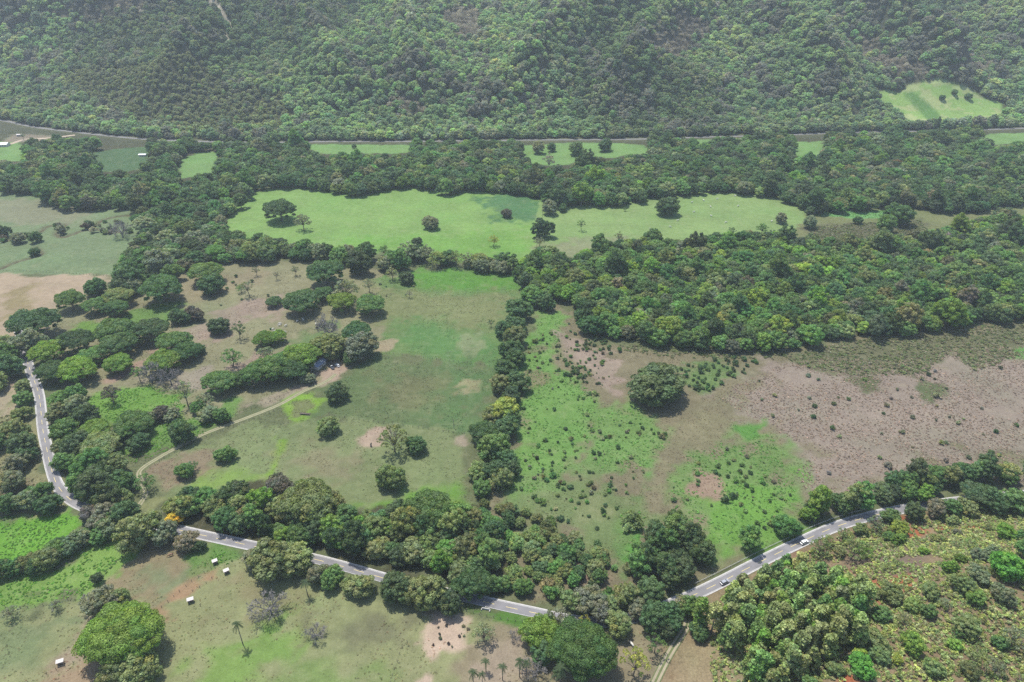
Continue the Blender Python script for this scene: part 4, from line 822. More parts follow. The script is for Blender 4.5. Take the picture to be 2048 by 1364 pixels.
# palms
def palm(u, v, base_v, w, label, group=None, tint=(0.055, 0.085, 0.035), bu=None):
    x, y = at(bu if bu else u, base_v); s = px_per_m(x, y)
    H = 6.0
    for _ in range(6):
        vv = project(x, y, H * 0.9)[1]; H *= max(0.3, (base_v - v) / max(2.0, base_v - vv))
    H = min(max(H, 4), 17)
    crown_me, trunk_me = PROTO["palm"][int(rng.integers(4))]
    e = empty("palm_tree", x, y, 0, float(rng.uniform(0, 6.28))); k = w / s / 0.36
    e.scale = (k, k, H)
    part("trunk", trunk_me, e); c = part("crown", crown_me, e); c["tint"] = list(tint); tag(e, label, "palm", group)
palm(478, 1246, 1289, 20, "tall lone palm leaning on the lower pasture", bu=486); palm(605, 1165, 1192, 20, "palm rising behind the roadside trees near the leafless tree", bu=616)
for u, v, b, w in ((947, 1343, 1376, 21), (972, 1323, 1343, 19), (965, 1348, 1378, 17), (1005, 1332, 1360, 20), (1039, 1322, 1354, 22), (1052, 1326, 1356, 20), (1120, 1332, 1372, 28), (1112, 1346, 1380, 26)):
    palm(u, v, b, w, "short palm of the group beside the very broad tree", "group of palms")

# ------------------------------------------------------------------ masses of plants nobody could count (one object each)
def proto_collection(name, meshes):
    c = bpy.data.collections.new(name)
    for i, me in enumerate(meshes):
        o = bpy.data.objects.new(f"{name}_{i:02d}", me); c.objects.link(o)
    return c
def far_tree(seed, leaf, nc, h, cz):
    r = np.random.default_rng(seed); ph = r.uniform(0, 6.3, 3)
    def f():
        a = r.uniform(0, 2 * math.pi); sz = r.uniform(-0.5, 1); cr = math.sqrt(1 - sz * sz); R = 0.37 * (1 + 0.2 * math.sin(2 * a + ph[0]) + 0.16 * math.sin(3 * a + ph[1])) * r.uniform(0.8, 1.12)
        return np.array([R * cr * math.cos(a), R * cr * math.sin(a), cz + sz * h])
    cl = [(*p, rr, rr * 0.85) for p in spread_pts(r, nc, f, 20) for rr in [r.uniform(0.085, 0.17)]]
    V, F, A = leaf_cloud(r, cl, leaf, 0.85, core=0.85)
    return leaf_mesh("far_tree", V, F, A, MB().tube([(0, 0, -0.1), (0, 0, cz)], [0.03, 0.02], 5))
FAR_COLL = proto_collection("far_trees", [far_tree(800 + i, 0.048, 30, (0.34, 0.42, 0.5)[i % 3], (0.42, 0.5, 0.6)[i % 3]) for i in range(6)])
WOOD_COLL = proto_collection("wood_trees", [far_tree(830 + i, 0.044, 34, (0.36, 0.46)[i % 2], (0.44, 0.54)[i % 2]) for i in range(6)])
TUFT_COLL = proto_collection("tufts", [proto_shrub(860 + i, nc=5, leaf=0.13, name="tuft")[0] for i in range(5)])
BARE_COLL = proto_collection("bare_crowns", [proto_sparse(880 + i, nc=26, leaf=0.05)[0] for i in range(4)])
def scatter(name, label, coll, P, S_, C, Z=None, squash=None):
    squash = squash or ((0.32, 0.6) if coll.name.startswith('tufts') else (0.8, 1.1))
    n = len(P); Z = terrain(P[:, 0], P[:, 1]) if Z is None else Z
    me = bpy.data.meshes.new(name); me.vertices.add(n)
    me.vertices.foreach_set("co", np.stack([P[:, 0], P[:, 1], Z], -1).astype(np.float32).ravel())
    def attr(nm, ty, val, key): a = me.attributes.new(nm, ty, 'POINT'); a.data.foreach_set(key, np.ascontiguousarray(val).ravel())
    sz = np.stack([S_, S_, S_ * rng.uniform(*squash, n)], -1).astype(np.float32)
    attr("size", 'FLOAT_VECTOR', sz, "vector"); attr("tint", 'FLOAT_VECTOR', np.asarray(C, np.float32), "vector")
    attr("turn", 'FLOAT_VECTOR', np.stack([np.zeros(n), np.zeros(n), rng.uniform(0, 6.28, n)], -1).astype(np.float32), "vector"); attr("which", 'INT', rng.integers(0, len(coll.objects), n).astype(np.int32), "value")
    o = link(bpy.data.objects.new(name, me))
    g = bpy.data.node_groups.new(name, 'GeometryNodeTree'); g.interface.new_socket("Geometry", in_out='INPUT', socket_type='NodeSocketGeometry'); g.interface.new_socket("Geometry", in_out='OUTPUT', socket_type='NodeSocketGeometry')
    N = g.nodes; L = g.links.new; gi = N.new("NodeGroupInput"); go = N.new("NodeGroupOutput")
    ci = N.new("GeometryNodeCollectionInfo"); ci.inputs["Collection"].default_value = coll; ci.inputs["Separate Children"].default_value = True; ci.inputs["Reset Children"].default_value = True
    ip = N.new("GeometryNodeInstanceOnPoints"); ip.inputs["Pick Instance"].default_value = True
    def na(nm, ty):
        a = N.new("GeometryNodeInputNamedAttribute"); a.data_type = ty; a.inputs["Name"].default_value = nm; return a.outputs["Attribute"]
    L(gi.outputs[0], ip.inputs["Points"]); L(ci.outputs[0], ip.inputs["Instance"]); L(na("which", 'INT'), ip.inputs["Instance Index"])
    e2r = N.new("FunctionNodeEulerToRotation"); L(na("turn", 'FLOAT_VECTOR'), e2r.inputs[0]); L(e2r.outputs[0], ip.inputs["Rotation"]); L(na("size", 'FLOAT_VECTOR'), ip.inputs["Scale"])
    L(ip.outputs[0], go.inputs[0])
    md = o.modifiers.new("plants", 'NODES'); md.node_group = g
    tag(o, label, kind="stuff"); return o
for k, rows in STUFF.items():
    scatter(k, "rest of the dense dark woodland behind the trees that stand out", WOOD_COLL, np.concatenate([r[0] for r in rows]), np.concatenate([r[1] for r in rows]), np.concatenate([r[2] for r in rows]))
# the wooded hillside
sp = 7.2
gx, gy = np.meshgrid(np.arange(-1500, 1500, sp), np.arange(930, 2050, sp * 0.9)); gx = gx + (np.arange(gx.shape[0]) % 2)[:, None] * sp / 2
P = np.stack([gx.ravel(), gy.ravel()], -1) + rng.normal(0, sp * 0.42, (gx.size, 2))
fy = np.interp(P[:, 0], FRX, FRY)
P = P[(P[:, 1] > fy + 6) & (np.abs(P[:, 0]) < 0.80 * (P[:, 1] * CP + 60) + 60)]
Z = terrain(P[:, 0], P[:, 1]); u, v = project(P[:, 0], P[:, 1], Z + 8); k = v > -60; P, Z = P[k], Z[k]
k = sdf(P[:, 0], P[:, 1], MT_CLEAR_W) < -2
for q in MT_TRACK: k &= seg_dist(P[:, 0], P[:, 1], q) > 5
for q in ([(420, -10), (440, 20), (458, 45), (463, 62)], [(452, 66), (458, 90)]):
    for zt in (3.0, 6.0): u_, v_ = project(P[:, 0], P[:, 1], Z + zt); k &= seg_dist(u_, v_, q) > 2.6
k &= ~inside(P[:, 0], P[:, 1], draped(CLEARINGS[9]))
P, Z = P[k], Z[k]; n = len(P)
pat = fbm(P[:, 0] / 90, P[:, 1] / 110, 41, 4); pat2 = fbm(P[:, 0] / 40, P[:, 1] / 50, 47, 3)
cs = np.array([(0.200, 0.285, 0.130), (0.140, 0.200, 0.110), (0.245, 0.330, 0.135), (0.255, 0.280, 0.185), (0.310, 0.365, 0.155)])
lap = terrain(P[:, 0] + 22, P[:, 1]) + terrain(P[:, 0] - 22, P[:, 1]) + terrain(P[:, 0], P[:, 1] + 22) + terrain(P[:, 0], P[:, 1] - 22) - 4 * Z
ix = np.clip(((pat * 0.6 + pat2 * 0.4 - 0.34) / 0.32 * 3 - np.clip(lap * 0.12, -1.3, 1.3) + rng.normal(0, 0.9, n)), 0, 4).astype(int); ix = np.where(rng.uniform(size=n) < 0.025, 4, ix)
C = 0.95 * cs[ix] * (1 + rng.normal(0, 0.11, (n, 1))) * (1 + rng.normal(0, 0.06, (n, 3))) * (0.72 + 0.56 * sstep(0.3, 0.7, fbm(P[:, 0] / 210, P[:, 1] / 260, 23, 3)))[:, None]  # broad noise darkens whole areas of tint, standing in for cloud shade
dry = np.zeros(n)
for q in MT_BARE_W: dry = np.maximum(dry, sstep(-25, 12, sdf(P[:, 0], P[:, 1], q) + 30 * (pat2 - 0.5)))
D = rng.uniform(7.6, 13.6, n) * np.where(rng.uniform(size=n) < 0.08, 1.4, 1.0)
PINE = draped([(100, 150), (250, 140), (420, 150), (560, 190), (600, 230), (560, 262), (380, 262), (240, 240)])
pl = sdf(P[:, 0], P[:, 1], PINE) + 40 * (pat2 - 0.5) > 0
C = np.where(((pat2 < 0.36) & (rng.uniform(size=n) < 0.7))[:, None], np.array([0.185, 0.190, 0.150]) * (1 + rng.normal(0, 0.14, (n, 1))), C)
C = np.where((pl & (rng.uniform(size=n) < 0.8))[:, None], np.array([0.215, 0.240, 0.115]) * (1 + rng.normal(0, 0.12, (n, 1))), C); D = np.where(pl, rng.uniform(5.8, 8.0, n), D)
bare = dry > rng.uniform(0.25, 1.0, n)
k = ~bare
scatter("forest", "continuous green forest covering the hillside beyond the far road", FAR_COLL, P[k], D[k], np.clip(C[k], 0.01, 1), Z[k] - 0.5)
k = bare & (rng.uniform(size=n) < 0.8)
scatter("leafless_forest", "greyish brown leafless woods on the hill spurs", BARE_COLL, P[k], D[k] * 0.8, np.array([0.270, 0.245, 0.220]) * (1 + rng.normal(0, 0.2, (int(k.sum()), 1))), Z[k] - 0.5)
# low scrub, weeds and tall grass
def cover(polys, sp, sizes, cols, dens=1.0, patch=0.0, ps=14.0, seed=3, keep=None, drape=False, bright=1.7):
    out = []
    for q in polys:
        Pp = hexfill(draped(q) if drape else flat(q), sp, 0.4, keepout=keep or (lambda p: off_road(p, 5.5)))
        if not len(Pp): continue
        w = fbm(Pp[:, 0] / ps, Pp[:, 1] / ps, seed, 3); Pp = Pp[(w + rng.normal(0, 0.05, len(Pp)) > patch) & (rng.uniform(size=len(Pp)) < dens)]; out.append(Pp)
    Pp = np.concatenate(out); n = len(Pp); cols = np.array(cols)
    return Pp, rng.uniform(*sizes, n), np.clip(cols[rng.integers(0, len(cols), n)] * bright * (1 + rng.normal(0, 0.18, (n, 1))), 0.01, 1)
def vis(t):
    z = terrain(t[0][:, 0], t[0][:, 1]); u, v = project(t[0][:, 0], t[0][:, 1], z); k = (u > -140) & (u < 2190) & (v < 1440); return t[0][k], t[1][k], t[2][k]
BROWN = [(1470, 770), (1560, 730), (1640, 716), (1800, 722), (1900, 700), (2060, 690), (2200, 685), (2200, 905), (2060, 920), (1900, 945), (1720, 985), (1620, 990), (1590, 950), (1625, 900), (1530, 850), (1440, 800)]
scatter("dry_scrub", "low brown thorny scrub carpeting the open field", TUFT_COLL, *vis(cover([BROWN], 1.5, (0.9, 1.7), [tuple(alb((168, 150, 138))), tuple(alb((152, 138, 122))), tuple(alb((186, 168, 152)))], 0.8, 0.38, 18, bright=2.1)))
OL = [(1540, 716), (1750, 672), (2060, 626), (2200, 610), (2200, 690), (2060, 704), (1950, 744), (1900, 705), (1850, 748), (1720, 752), (1620, 734)]
scatter("olive_scrub", "low olive scrub fringing the dense wood", TUFT_COLL, *vis(cover([OL, [(1610, 452), (1720, 446), (1840, 440), (1860, 466), (1760, 484), (1640, 486)], [(1220, 690), (1560, 690), (1560, 718), (1340, 716), (1240, 700)]], 2.4, (2.0, 4.0), [(0.085, 0.10, 0.045), (0.07, 0.095, 0.035), (0.10, 0.10, 0.06)], 0.9, 0.38, 22)))
GW = [[(1060, 660), (1090, 632), (1124, 634), (1116, 690), (1108, 730), (1170, 766), (1192, 800), (1190, 860), (1172, 900), (1110, 965), (1040, 990), (1000, 974), (1036, 880), (1048, 760)], [(1196, 834), (1262, 808), (1344, 880), (1312, 924), (1236, 948), (1180, 930)],
      [(1376, 905), (1460, 882), (1540, 864), (1600, 1000), (1572, 1050), (1500, 1092), (1420, 1084), (1356, 1044), (1330, 960)], [(1236, 1030), (1290, 1020), (1292, 1080), (1270, 1130), (1250, 1120)], [(1622, 420), (1700, 415), (1775, 422), (1770, 438), (1630, 432)]]
scatter("green_weeds", "vivid green weeds spreading through the thorny field", TUFT_COLL, *vis(cover(GW, 1.9, (0.9, 2.0), [tuple(alb((122, 176, 84))), tuple(alb((112, 160, 78)))], 0.7, 0.42, 9, bright=2.0)))
VG = [[(-200, 1046), (0, 1036), (100, 1026), (168, 1046), (160, 1080), (60, 1112), (0, 1134), (-200, 1170)], [(-200, 1180), (0, 1168), (150, 1106), (236, 1074), (258, 1098), (216, 1144), (160, 1194), (0, 1214), (-200, 1230)], [(386, 1120), (430, 1098), (490, 1106), (470, 1126), (400, 1138)],
      [(140, 805), (210, 785), (300, 768), (360, 790), (372, 812), (330, 840), (250, 850), (180, 832)], [(250, 850), (330, 842), (420, 830), (440, 850), (340, 900), (260, 930), (236, 900)]]
scatter("tall_grass", "lush tall grass of the vivid green fields beside the road", TUFT_COLL, *vis(cover(VG, 1.25, (0.9, 1.8), [tuple(alb((118, 184, 62))), tuple(alb((134, 184, 74))), tuple(alb((104, 168, 54)))], 0.7, 0.40, 7)))
LR = [[(-200, 850), (40, 830), (76, 850), (90, 940), (110, 1000), (100, 1020), (-200, 1036)]]
scatter("straw_scrub", "straw coloured scrub left of the winding road".replace("left of", "behind"), TUFT_COLL, *vis(cover(LR, 1.6, (1.1, 2.4), [tuple(alb((158, 158, 112))), tuple(alb((130, 136, 88)))], 0.7, 0.38)))
HS = [[(1420, 1250), (1500, 1180), (1620, 1100), (1700, 1062), (1780, 1038), (1900, 1020), (2060, 1006), (2200, 1000), (2200, 1420), (1420, 1420)]]
scatter("hill_scrub", "olive and lime scrub dotted over the near hill", TUFT_COLL, *vis(cover(HS, 1.45, (1.2, 3.4), [(0.150, 0.185, 0.062), (0.190, 0.225, 0.072), (0.125, 0.170, 0.062), (0.16, 0.175, 0.085)], 0.92, 0.33, 16, drape=True, keep=lambda p: off_road(p, 6) | (seg_dist(p[:, 0], p[:, 1], TR2) < 2.6))), squash=(0.55, 0.95))

q = np.stack([rng.uniform(-330, 330, 90000), rng.uniform(135, 520, 90000)], -1); qu, qv = project(q[:, 0], q[:, 1], np.zeros(len(q)))
pw = fbm(q[:, 0] / 11, q[:, 1] / 11, 71, 4) + 0.35 * (fbm(q[:, 0] / 60, q[:, 1] / 60, 72, 2) - 0.5)
tr_ = np.array(TREES); k = (qu > -60) & (qu < 2110) & (qv < 1400) & (pw > 0.50) & (seg_dist(q[:, 0], q[:, 1], NEAR_ROAD) > 5) & (seg_dist(q[:, 0], q[:, 1], TRK) > 2.2) & (seg_dist(q[:, 0], q[:, 1], TR2) > 2.4)
for poly_ in (BROWN, HILL_POLY, MID_WOOD, SOUTH_WOOD, VG[0], VG[1]): k &= ~inside(q[:, 0], q[:, 1], flat(poly_))
q = q[k]; qc = paint(q[:, 0], q[:, 1], (124, 132, 92), 0.3)[:, :3] * rng.uniform(1.25, 2.0, (len(q), 1)) * (1 + rng.normal(0, 0.06, (len(q), 3)))
scatter("grass_tussocks", "coarse grass tussocks speckling the pastures", TUFT_COLL, q, rng.uniform(0.45, 1.25, len(q)), np.clip(qc, 0.01, 0.6), squash=(0.2, 0.42))

# countable bushes in the thorny field and pastures
def bushes(polys, sp, sizes, tints, ws, name, label, group, dens=1.0, patch=0.0, nmax=300):
    cs, p = pick(tints, ws); rows = []
    for q in polys: rows += [tuple(a) for a in hexfill(flat(q), sp, 0.45, keepout=lambda P: off_road(P, 6))]
    T = np.array([(t[0], t[1], t[2]) for t in TREES])
    rng.shuffle(rows); c = 0
    for x, y in rows:
        if rng.uniform() > dens * (0.35 + 1.3 * float(sstep(0.38, 0.62, fbm(x / 24, y / 24, 55, 2)))) or (np.hypot(T[:, 0] - x, T[:, 1] - y) < T[:, 2] * 0.45).any(): continue
        u, v = project(x, y, 0.0)
        if not (0 < u < 2048 and v < 1360): continue
        tree("shrub", x, y, float(rng.uniform(*sizes) * (1.5 if rng.uniform() < 0.12 else 1)), jit(cs[rng.choice(len(cs), p=p)], 0.2), name, label, group, cat="bush", crown="foliage"); c += 1
        if c >= nmax: break
bushes([[(1060, 680), (1120, 650), (1200, 700), (1240, 740), (1190, 800), (1180, 900), (1120, 960), (1040, 980), (1040, 880)], [(1200, 830), (1340, 860), (1300, 940), (1250, 1010), (1200, 1060), (1100, 1050), (1060, 990), (1180, 930)], [(1340, 960), (1480, 880), (1590, 960), (1560, 1060), (1420, 1080), (1350, 1040)]],
       5.2, (0.9, 3.0), ["dark", "mango", "green", "olive", "dry"], [2, 1, 3, 2, 1], "thorn_bush", "small dark bush dotted over the green part of the thorny field", "bushes of the green thorn field", 0.62)
bushes([[(1360, 735), (1460, 712), (1520, 720), (1480, 770), (1400, 790), (1370, 770)], [(1130, 640), (1230, 690), (1250, 720), (1160, 700)], [(1120, 720), (1190, 730), (1180, 770), (1130, 760)]], 4.4, (1.6, 3.2), ["dark", "mango"], [3, 1], "dark_bush", "dark pointed bush crowding the corner of the thorny field near the dome", "bushes by the dome of foliage", 0.8)
bushes([[(842, 1256), (912, 1238), (948, 1264), (900, 1300), (846, 1300)]], 4.6, (0.6, 1.5), ["dry", "wine", "mango"], [3, 2, 1], "sand_bush", "tiny brown bush on the bare sandy ground", "bushes of the bare sand", 0.7)
bushes([[(1500, 760), (1640, 730), (2040, 700), (2040, 910), (1760, 960), (1620, 980), (1560, 880)]], 15.0, (1.2, 3.6), ["mango", "dry", "olive", "grey"], [2, 4, 2, 2], "scrub_bush", "scattered dark bush on the brown dry scrub", "bushes of the brown scrub", 0.6)
bushes([[(1240, 1050), (1280, 1040), (1290, 1180), (1220, 1180)], [(1010, 1172), (1220, 1145), (1230, 1200), (1100, 1215), (1010, 1200)]], 7.0, (3, 7), ["olive", "green", "dark"], [2, 3, 2], "verge_bush", "rounded bush between the low thicket and the road", "bushes above the road", 0.7)
bushes([[(0, 470), (60, 462), (90, 480), (0, 490)], [(100, 455), (250, 440), (270, 470), (120, 476)]], 9.0, (3, 8), ["dark", "dry", "wine"], [2, 3, 1], "stream_bush", "bush on the bank of the winding stream", "bushes along the stream", 0.65)
bushes([[(400, 560), (540, 545), (600, 570), (440, 640)], [(440, 690), (520, 640), (560, 660), (480, 740)], [(750, 560), (860, 570), (840, 600), (760, 600)]], 15.0, (1.4, 3.2), ["dark", "dry"], [2, 2], "savanna_bush", "tiny bush on the dry savanna floor", "bushes of the savanna", 0.5)
many([(10, 463, 26, "round", "mango"), (32, 474, 30, "round", "dry"), (70, 476, 24, "round", "dark"), (68, 504, 20, "dense", "dark"), (2010, 430, 46, "round", "mango"), (2030, 450, 30, "round", "dark"), (1990, 448, 36, "round", "green"), (1770, 448, 40, "round", "green"), (1720, 440, 20, "round", "dark")], "meadow_tree", "round bushy tree at the margin of a grassy clearing", "trees at clearing margins")
many([(1150, 296, 34, "round", "green"), (1075, 295, 28, "round", "pale"), (1105, 294, 20, "round", "dark"), (1210, 290, 30, "round", "dark"), (1885, 197, 12, "dense", "dark"), (1910, 186, 13, "round", "dark"), (1937, 194, 14, "round", "dark"), (708, 293, 10, "round", "dark"), (1098, 322, 26, "thin", "grey"), (45, 272, 10, "thin", "green")], "clearing_tree", "small round tree standing in a far clearing beside the road", "trees of the far clearings")
tree_px(1790, 330, 26, "round", "orange", "flowering_tree", "orange tinged tree in the dark wooded belt"); tree_px(1874, 262, 14, "tall", "mango", "columnar_tree", "narrow dark columnar tree beside the far road", hz=1.8)

# ------------------------------------------------------------------ fences
POST = MB().box((0, 0, 0.62), (0.17, 0.17, 1.5), taper=0.8).mesh("post", WOOD)
def fence(px, label, step=3.0, tall=1.0, drop=0.06):
    L_ = resample([place(*p) for p in px], step); e = empty("fence", L_[0][0], L_[0][1], float(terrain(*L_[0])))
    tops = []
    for x, y in L_:
        z = float(terrain(x, y)); tops.append((x, y, z))
        if rng.uniform() < drop: continue
        o = part("post", POST, e, (x - L_[0][0] + rng.normal(0, 0.08), y - L_[0][1] + rng.normal(0, 0.08), z - e.location.z), float(rng.uniform(0, 3))); o.scale = (1, 1, tall * float(rng.uniform(0.85, 1.15)))
    w = MB()
    for h in (0.45, 0.8, 1.12):
        for (x0, y0, z0), (x1, y1, z1) in zip(tops[:-1], tops[1:]):
            a = (x0 - tops[0][0], y0 - tops[0][1], z0 - tops[0][2] + h * tall); b = (x1 - tops[0][0], y1 - tops[0][1], z1 - tops[0][2] + h * tall); w.tube([a, b], [0.008, 0.008], 3, cap=False)
    part("wire", w.mesh("wire", WIRE), e); tag(e, label, "fence", "post and wire fences"); return e
for px, lb in (([(746, 703), (858, 717), (985, 734)], "post fence between the two middle pastures under the hedgerow dome"), ([(660, 833), (757, 846), (808, 853), (905, 866), (940, 871)], "post fence between the middle and lower pasture"),
               ([(-60, 538), (0, 541), (100, 546), (215, 552)], "post fence between the green meadow and the tan field"), ([(272, 930), (300, 903), (345, 880), (400, 855), (480, 828), (520, 813), (560, 796), (600, 776)], "post fence along the upper side of the earth track"),
               ([(292, 946), (330, 918), (372, 896), (420, 873), (490, 846), (560, 818), (600, 800)], "post fence along the lower side of the earth track"), ([(312, 1228), (354, 1193), (385, 1168), (423, 1140), (446, 1126)], "post fence climbing past the feed shelters"),
               ([(372, 1194), (390, 1186), (408, 1173), (428, 1160)], "short second row of posts beside the feed shelters"), ([(-30, 1222), (62, 1217), (154, 1199), (205, 1157), (256, 1107)], "post fence bounding the lush lower field"),
               ([(846, 1240), (836, 1258), (803, 1301), (788, 1342), (776, 1390)], "post fence beside the bare sandy ground"), ([(905, 1216), (980, 1236), (1062, 1252)], "post fence below the road verge near the bare ground"), ([(60, 1372), (110, 1345), (165, 1318)], "post fence beside the lone feed shelter by the huge tree"),
               ([(1088, 398), (1084, 440), (1078, 480), (1062, 520)], "post fence dividing the two far pastures")): fence(px, lb)
# guard rail on the climbing road
ia, ib = (int(np.argmin(np.hypot(NR[:, 0] - at(*q)[0], NR[:, 1] - at(*q)[1]))) for q in ((1405, 1182), (1760, 1028)))
def guardrail(rng_i, off, label):
    P = NR[rng_i]; T = np.gradient(P, axis=0); T /= np.linalg.norm(T, axis=1)[:, None]; Q = P + np.stack([-T[:, 1], T[:, 0]], -1) * off
    e = empty("guardrail", Q[0][0], Q[0][1]); B = MB(); O = Q[0]
    pm = MB().box((0, 0, 0.38), (0.12, 0.16, 0.8)).mesh("post", STEEL)
    for i, (x, y) in enumerate(Q):
        if i % 2 == 0: part("post", pm, e, (x - O[0], y - O[1], 0.0), math.atan2(T[i][1], T[i][0]))
    for i in range(len(Q) - 1):
        a, b = Q[i] - O, Q[i + 1] - O; n = np.array([-(b - a)[1], (b - a)[0]]); n /= np.linalg.norm(n)
        B.quad((*(a + n * 0.13), 0.50), (*(b + n * 0.13), 0.50), (*(b + n * 0.13), 0.82), (*(a + n * 0.13), 0.82)); B.quad((*(a + n * 0.13), 0.82), (*(b + n * 0.13), 0.82), (*(b + n * 0.05), 0.82), (*(a + n * 0.05), 0.82)); B.quad((*(a + n * 0.05), 0.82), (*(b + n * 0.05), 0.82), (*(b + n * 0.05), 0.50), (*(a + n * 0.05), 0.50))
    part("rail", B.mesh("rail", PAINT_W), e); tag(e, label, "guardrail")
guardrail(range(ia, ib), 4.2, "pale steel guardrail on the outer edge of the climbing road")

# ------------------------------------------------------------------ farm things
def feed_shelter(u, v, rz, label, w=3.0, d=1.7, h=1.9):
    w *= 0.88
    x, y = at(u, v, h); e = empty("feed_shelter", x, y, 0, rz)
    for i in (-1, 1):
        for j in (-1, 1): part("post", MB().box((i * (w / 2 - 0.3), j * (d / 2 - 0.25), h / 2), (0.12, 0.12, h)).mesh("post", WOOD), e)
    r = MB().box((0, 0, 0), (w, d, 0.05)); me = r.mesh("roof", TIN); ro = part("roof", me, e, (0, 0, h + 0.04)); ro.rotation_euler = (0.12, 0, 0)
    t = MB(); t.box((0, 0, 0.45), (w * 0.75, 0.7, 0.06)); t.box((0, 0.36, 0.62), (w * 0.75, 0.06, 0.4)); t.box((0, -0.36, 0.62), (w * 0.75, 0.06, 0.4)); t.box((w * 0.36, 0, 0.62), (0.06, 0.66, 0.4)); t.box((-w * 0.36, 0, 0.62), (0.06, 0.66, 0.4)); t.box((0.8, 0, 0.21), (0.1, 0.5, 0.42)); t.box((-0.8, 0, 0.21), (0.1, 0.5, 0.42))
    part("trough", t.mesh("trough", WOOD), e); tag(e, label, "shelter")
feed_shelter(429, 1121, 0.55, "feed shelter beside pale brush just below the road", 2.6); feed_shelter(452, 1140, 0.6, "pinkish roofed feed shelter at the top end of the post fence", 2.7); feed_shelter(380, 1198, 0.4, "feed shelter on open grass below the post fence", 3.0); feed_shelter(119, 1322, 0.4, "feed shelter on the stony corner beyond the huge tree", 3.0)
def trough(u, v, label):
    x, y = at(u, v); e = empty("feed_trough", x, y, 0, -0.12); t = MB().box((0, 0, 0.5), (6.0, 0.9, 0.08)); t.box((0, 0.45, 0.7), (6.0, 0.08, 0.45)); t.box((0, -0.45, 0.7), (6.0, 0.08, 0.45))
    part("trough", t.mesh("trough", WOOD), e)
    for k in (-2.4, 0, 2.4): part("leg", MB().box((k, 0, 0.23), (0.15, 0.8, 0.46)).mesh("leg", WOOD), e)
    tag(e, label, "trough")
trough(610, 829, "long brown feed trough standing in the lime weeds")
def house(name, x, y, rz, w, d, h, roof_m, wall_m, label, rise=1.4, wins=2, cat="house"):
    e = empty(name, x, y, float(terrain(x, y)), rz)
    for sx, sy, ww, dd in ((0, -d / 2, w, 0.18), (0, d / 2, w, 0.18), (-w / 2 + 0.09, 0, 0.18, d - 0.2), (w / 2 - 0.09, 0, 0.18, d - 0.2)):
        part("wall", MB().box((sx, sy, h / 2), (ww, dd, h)).mesh("wall", wall_m), e)
    o = 0.6
    for s_ in (-1, 1):
        m = MB(); m.quad((-w / 2 - o, s_ * (d / 2 + o), h + 0.05), (w / 2 + o, s_ * (d / 2 + o), h + 0.05), (w / 2 + o, 0, h + rise), (-w / 2 - o, 0, h + rise)); m.quad((-w / 2 - o, s_ * (d / 2 + o), h - 0.05), (w / 2 + o, s_ * (d / 2 + o), h - 0.05), (w / 2 + o, 0, h + rise - 0.1), (-w / 2 - o, 0, h + rise - 0.1))
        part("roof_slope", m.mesh("roof_slope", roof_m), e)
    for s_ in (-1, 1): part("gable", MB().quad((s_ * (w / 2 - 0.02), -d / 2, h), (s_ * (w / 2 - 0.02), d / 2, h), (s_ * (w / 2 - 0.02), 0, h + rise - 0.12)).mesh("gable", wall_m), e)
    part("door", MB().box((0, -d / 2 - 0.12, 1.0), (0.95, 0.08, 2.0)).mesh("door", WOOD), e)
    for k in range(wins):
        for s_ in (-1, 1):
            wo = part("window", MB().box((s_ * w * (0.22 + 0.16 * k), -d / 2 - 0.11, 1.5), (1.1, 0.06, 1.0)).mesh("window", WHITE), e); part("pane", MB().box((s_ * w * (0.22 + 0.16 * k), -d / 2 - 0.15, 1.5), (0.95, 0.04, 0.85)).mesh("pane", GLASS), wo)
    tag(e, label, cat); return e
x, y = at(644, 737); house("farm_house", x - 3, y + 3, 1.2, 9, 5.5, 2.4, TINB, WALL, "blue grey roofed farm house tucked under the yard trees", 1.2, 1)
x, y = at(4, 292); house("white_house", x, y, 0.15, 17, 10, 3.0, WHITE, WALL, "pale roofed house beside the dirt drive at the foot of the hills", 1.6)
x, y = at(40, 272); house("small_shed", x, y, 0.1, 6, 4, 2.2, TIN, WALL, "small pale shed above the dirt drive", 0.7, 1, "shed")
x, y = at(286, 312); house("field_shed", x, y, 0.1, 8, 4.5, 2.2, WHITE, WALL, "white roofed shed on the dark green clearing", 0.7, 1, "shed")
x, y = at(1738, 279); house("brown_house", x, y, -0.5, 18, 11, 3.0, TILE, WALL, "brown roofed house among trees near the far road", 2.0)
DRIVE = smooth([at(*p) for p in [(-40, 300), (20, 288), (50, 279), (100, 276), (150, 270)]], 4)
ribbon("drive", DRIVE, -3.5, 3.5, 0.05, mat("pale_drive", tuple(alb((222, 200, 170))), 0.95, noise=0.15, nscale=0.2), label="pale dirt drive to the white house")
x, y = at(908, 857); e = empty("utility_pole", x, y); part("shaft", MB().tube([(0, 0, -0.2), (-0.1, 0, 3.0), (-0.15, 0, 6.2)], [0.13, 0.11, 0.09], 7).mesh("shaft", WOOD), e); part("crossarm", MB().box((-0.15, 0, 5.8), (1.2, 0.1, 0.1)).mesh("crossarm", WOOD), e); tag(e, "thin grey pole standing beside the middle pasture fence", "pole")
x, y = at(742, 893); e = empty("tree_stump", x, y); part("trunk", MB().tube([(0, 0, -0.1), (0.1, 0, 0.9), (0.0, 0.05, 2.3)], [0.6, 0.42, 0.36], 8).mesh("trunk", BARK), e); part("branch", MB().tube([(0, 0, 1.5), (0.5, 0, 2.1), (0.6, 0, 2.9)], [0.25, 0.2, 0.12], 6).mesh("branch", BARK), e); tag(e, "dark broken stump on the pale bare patch", "stump")
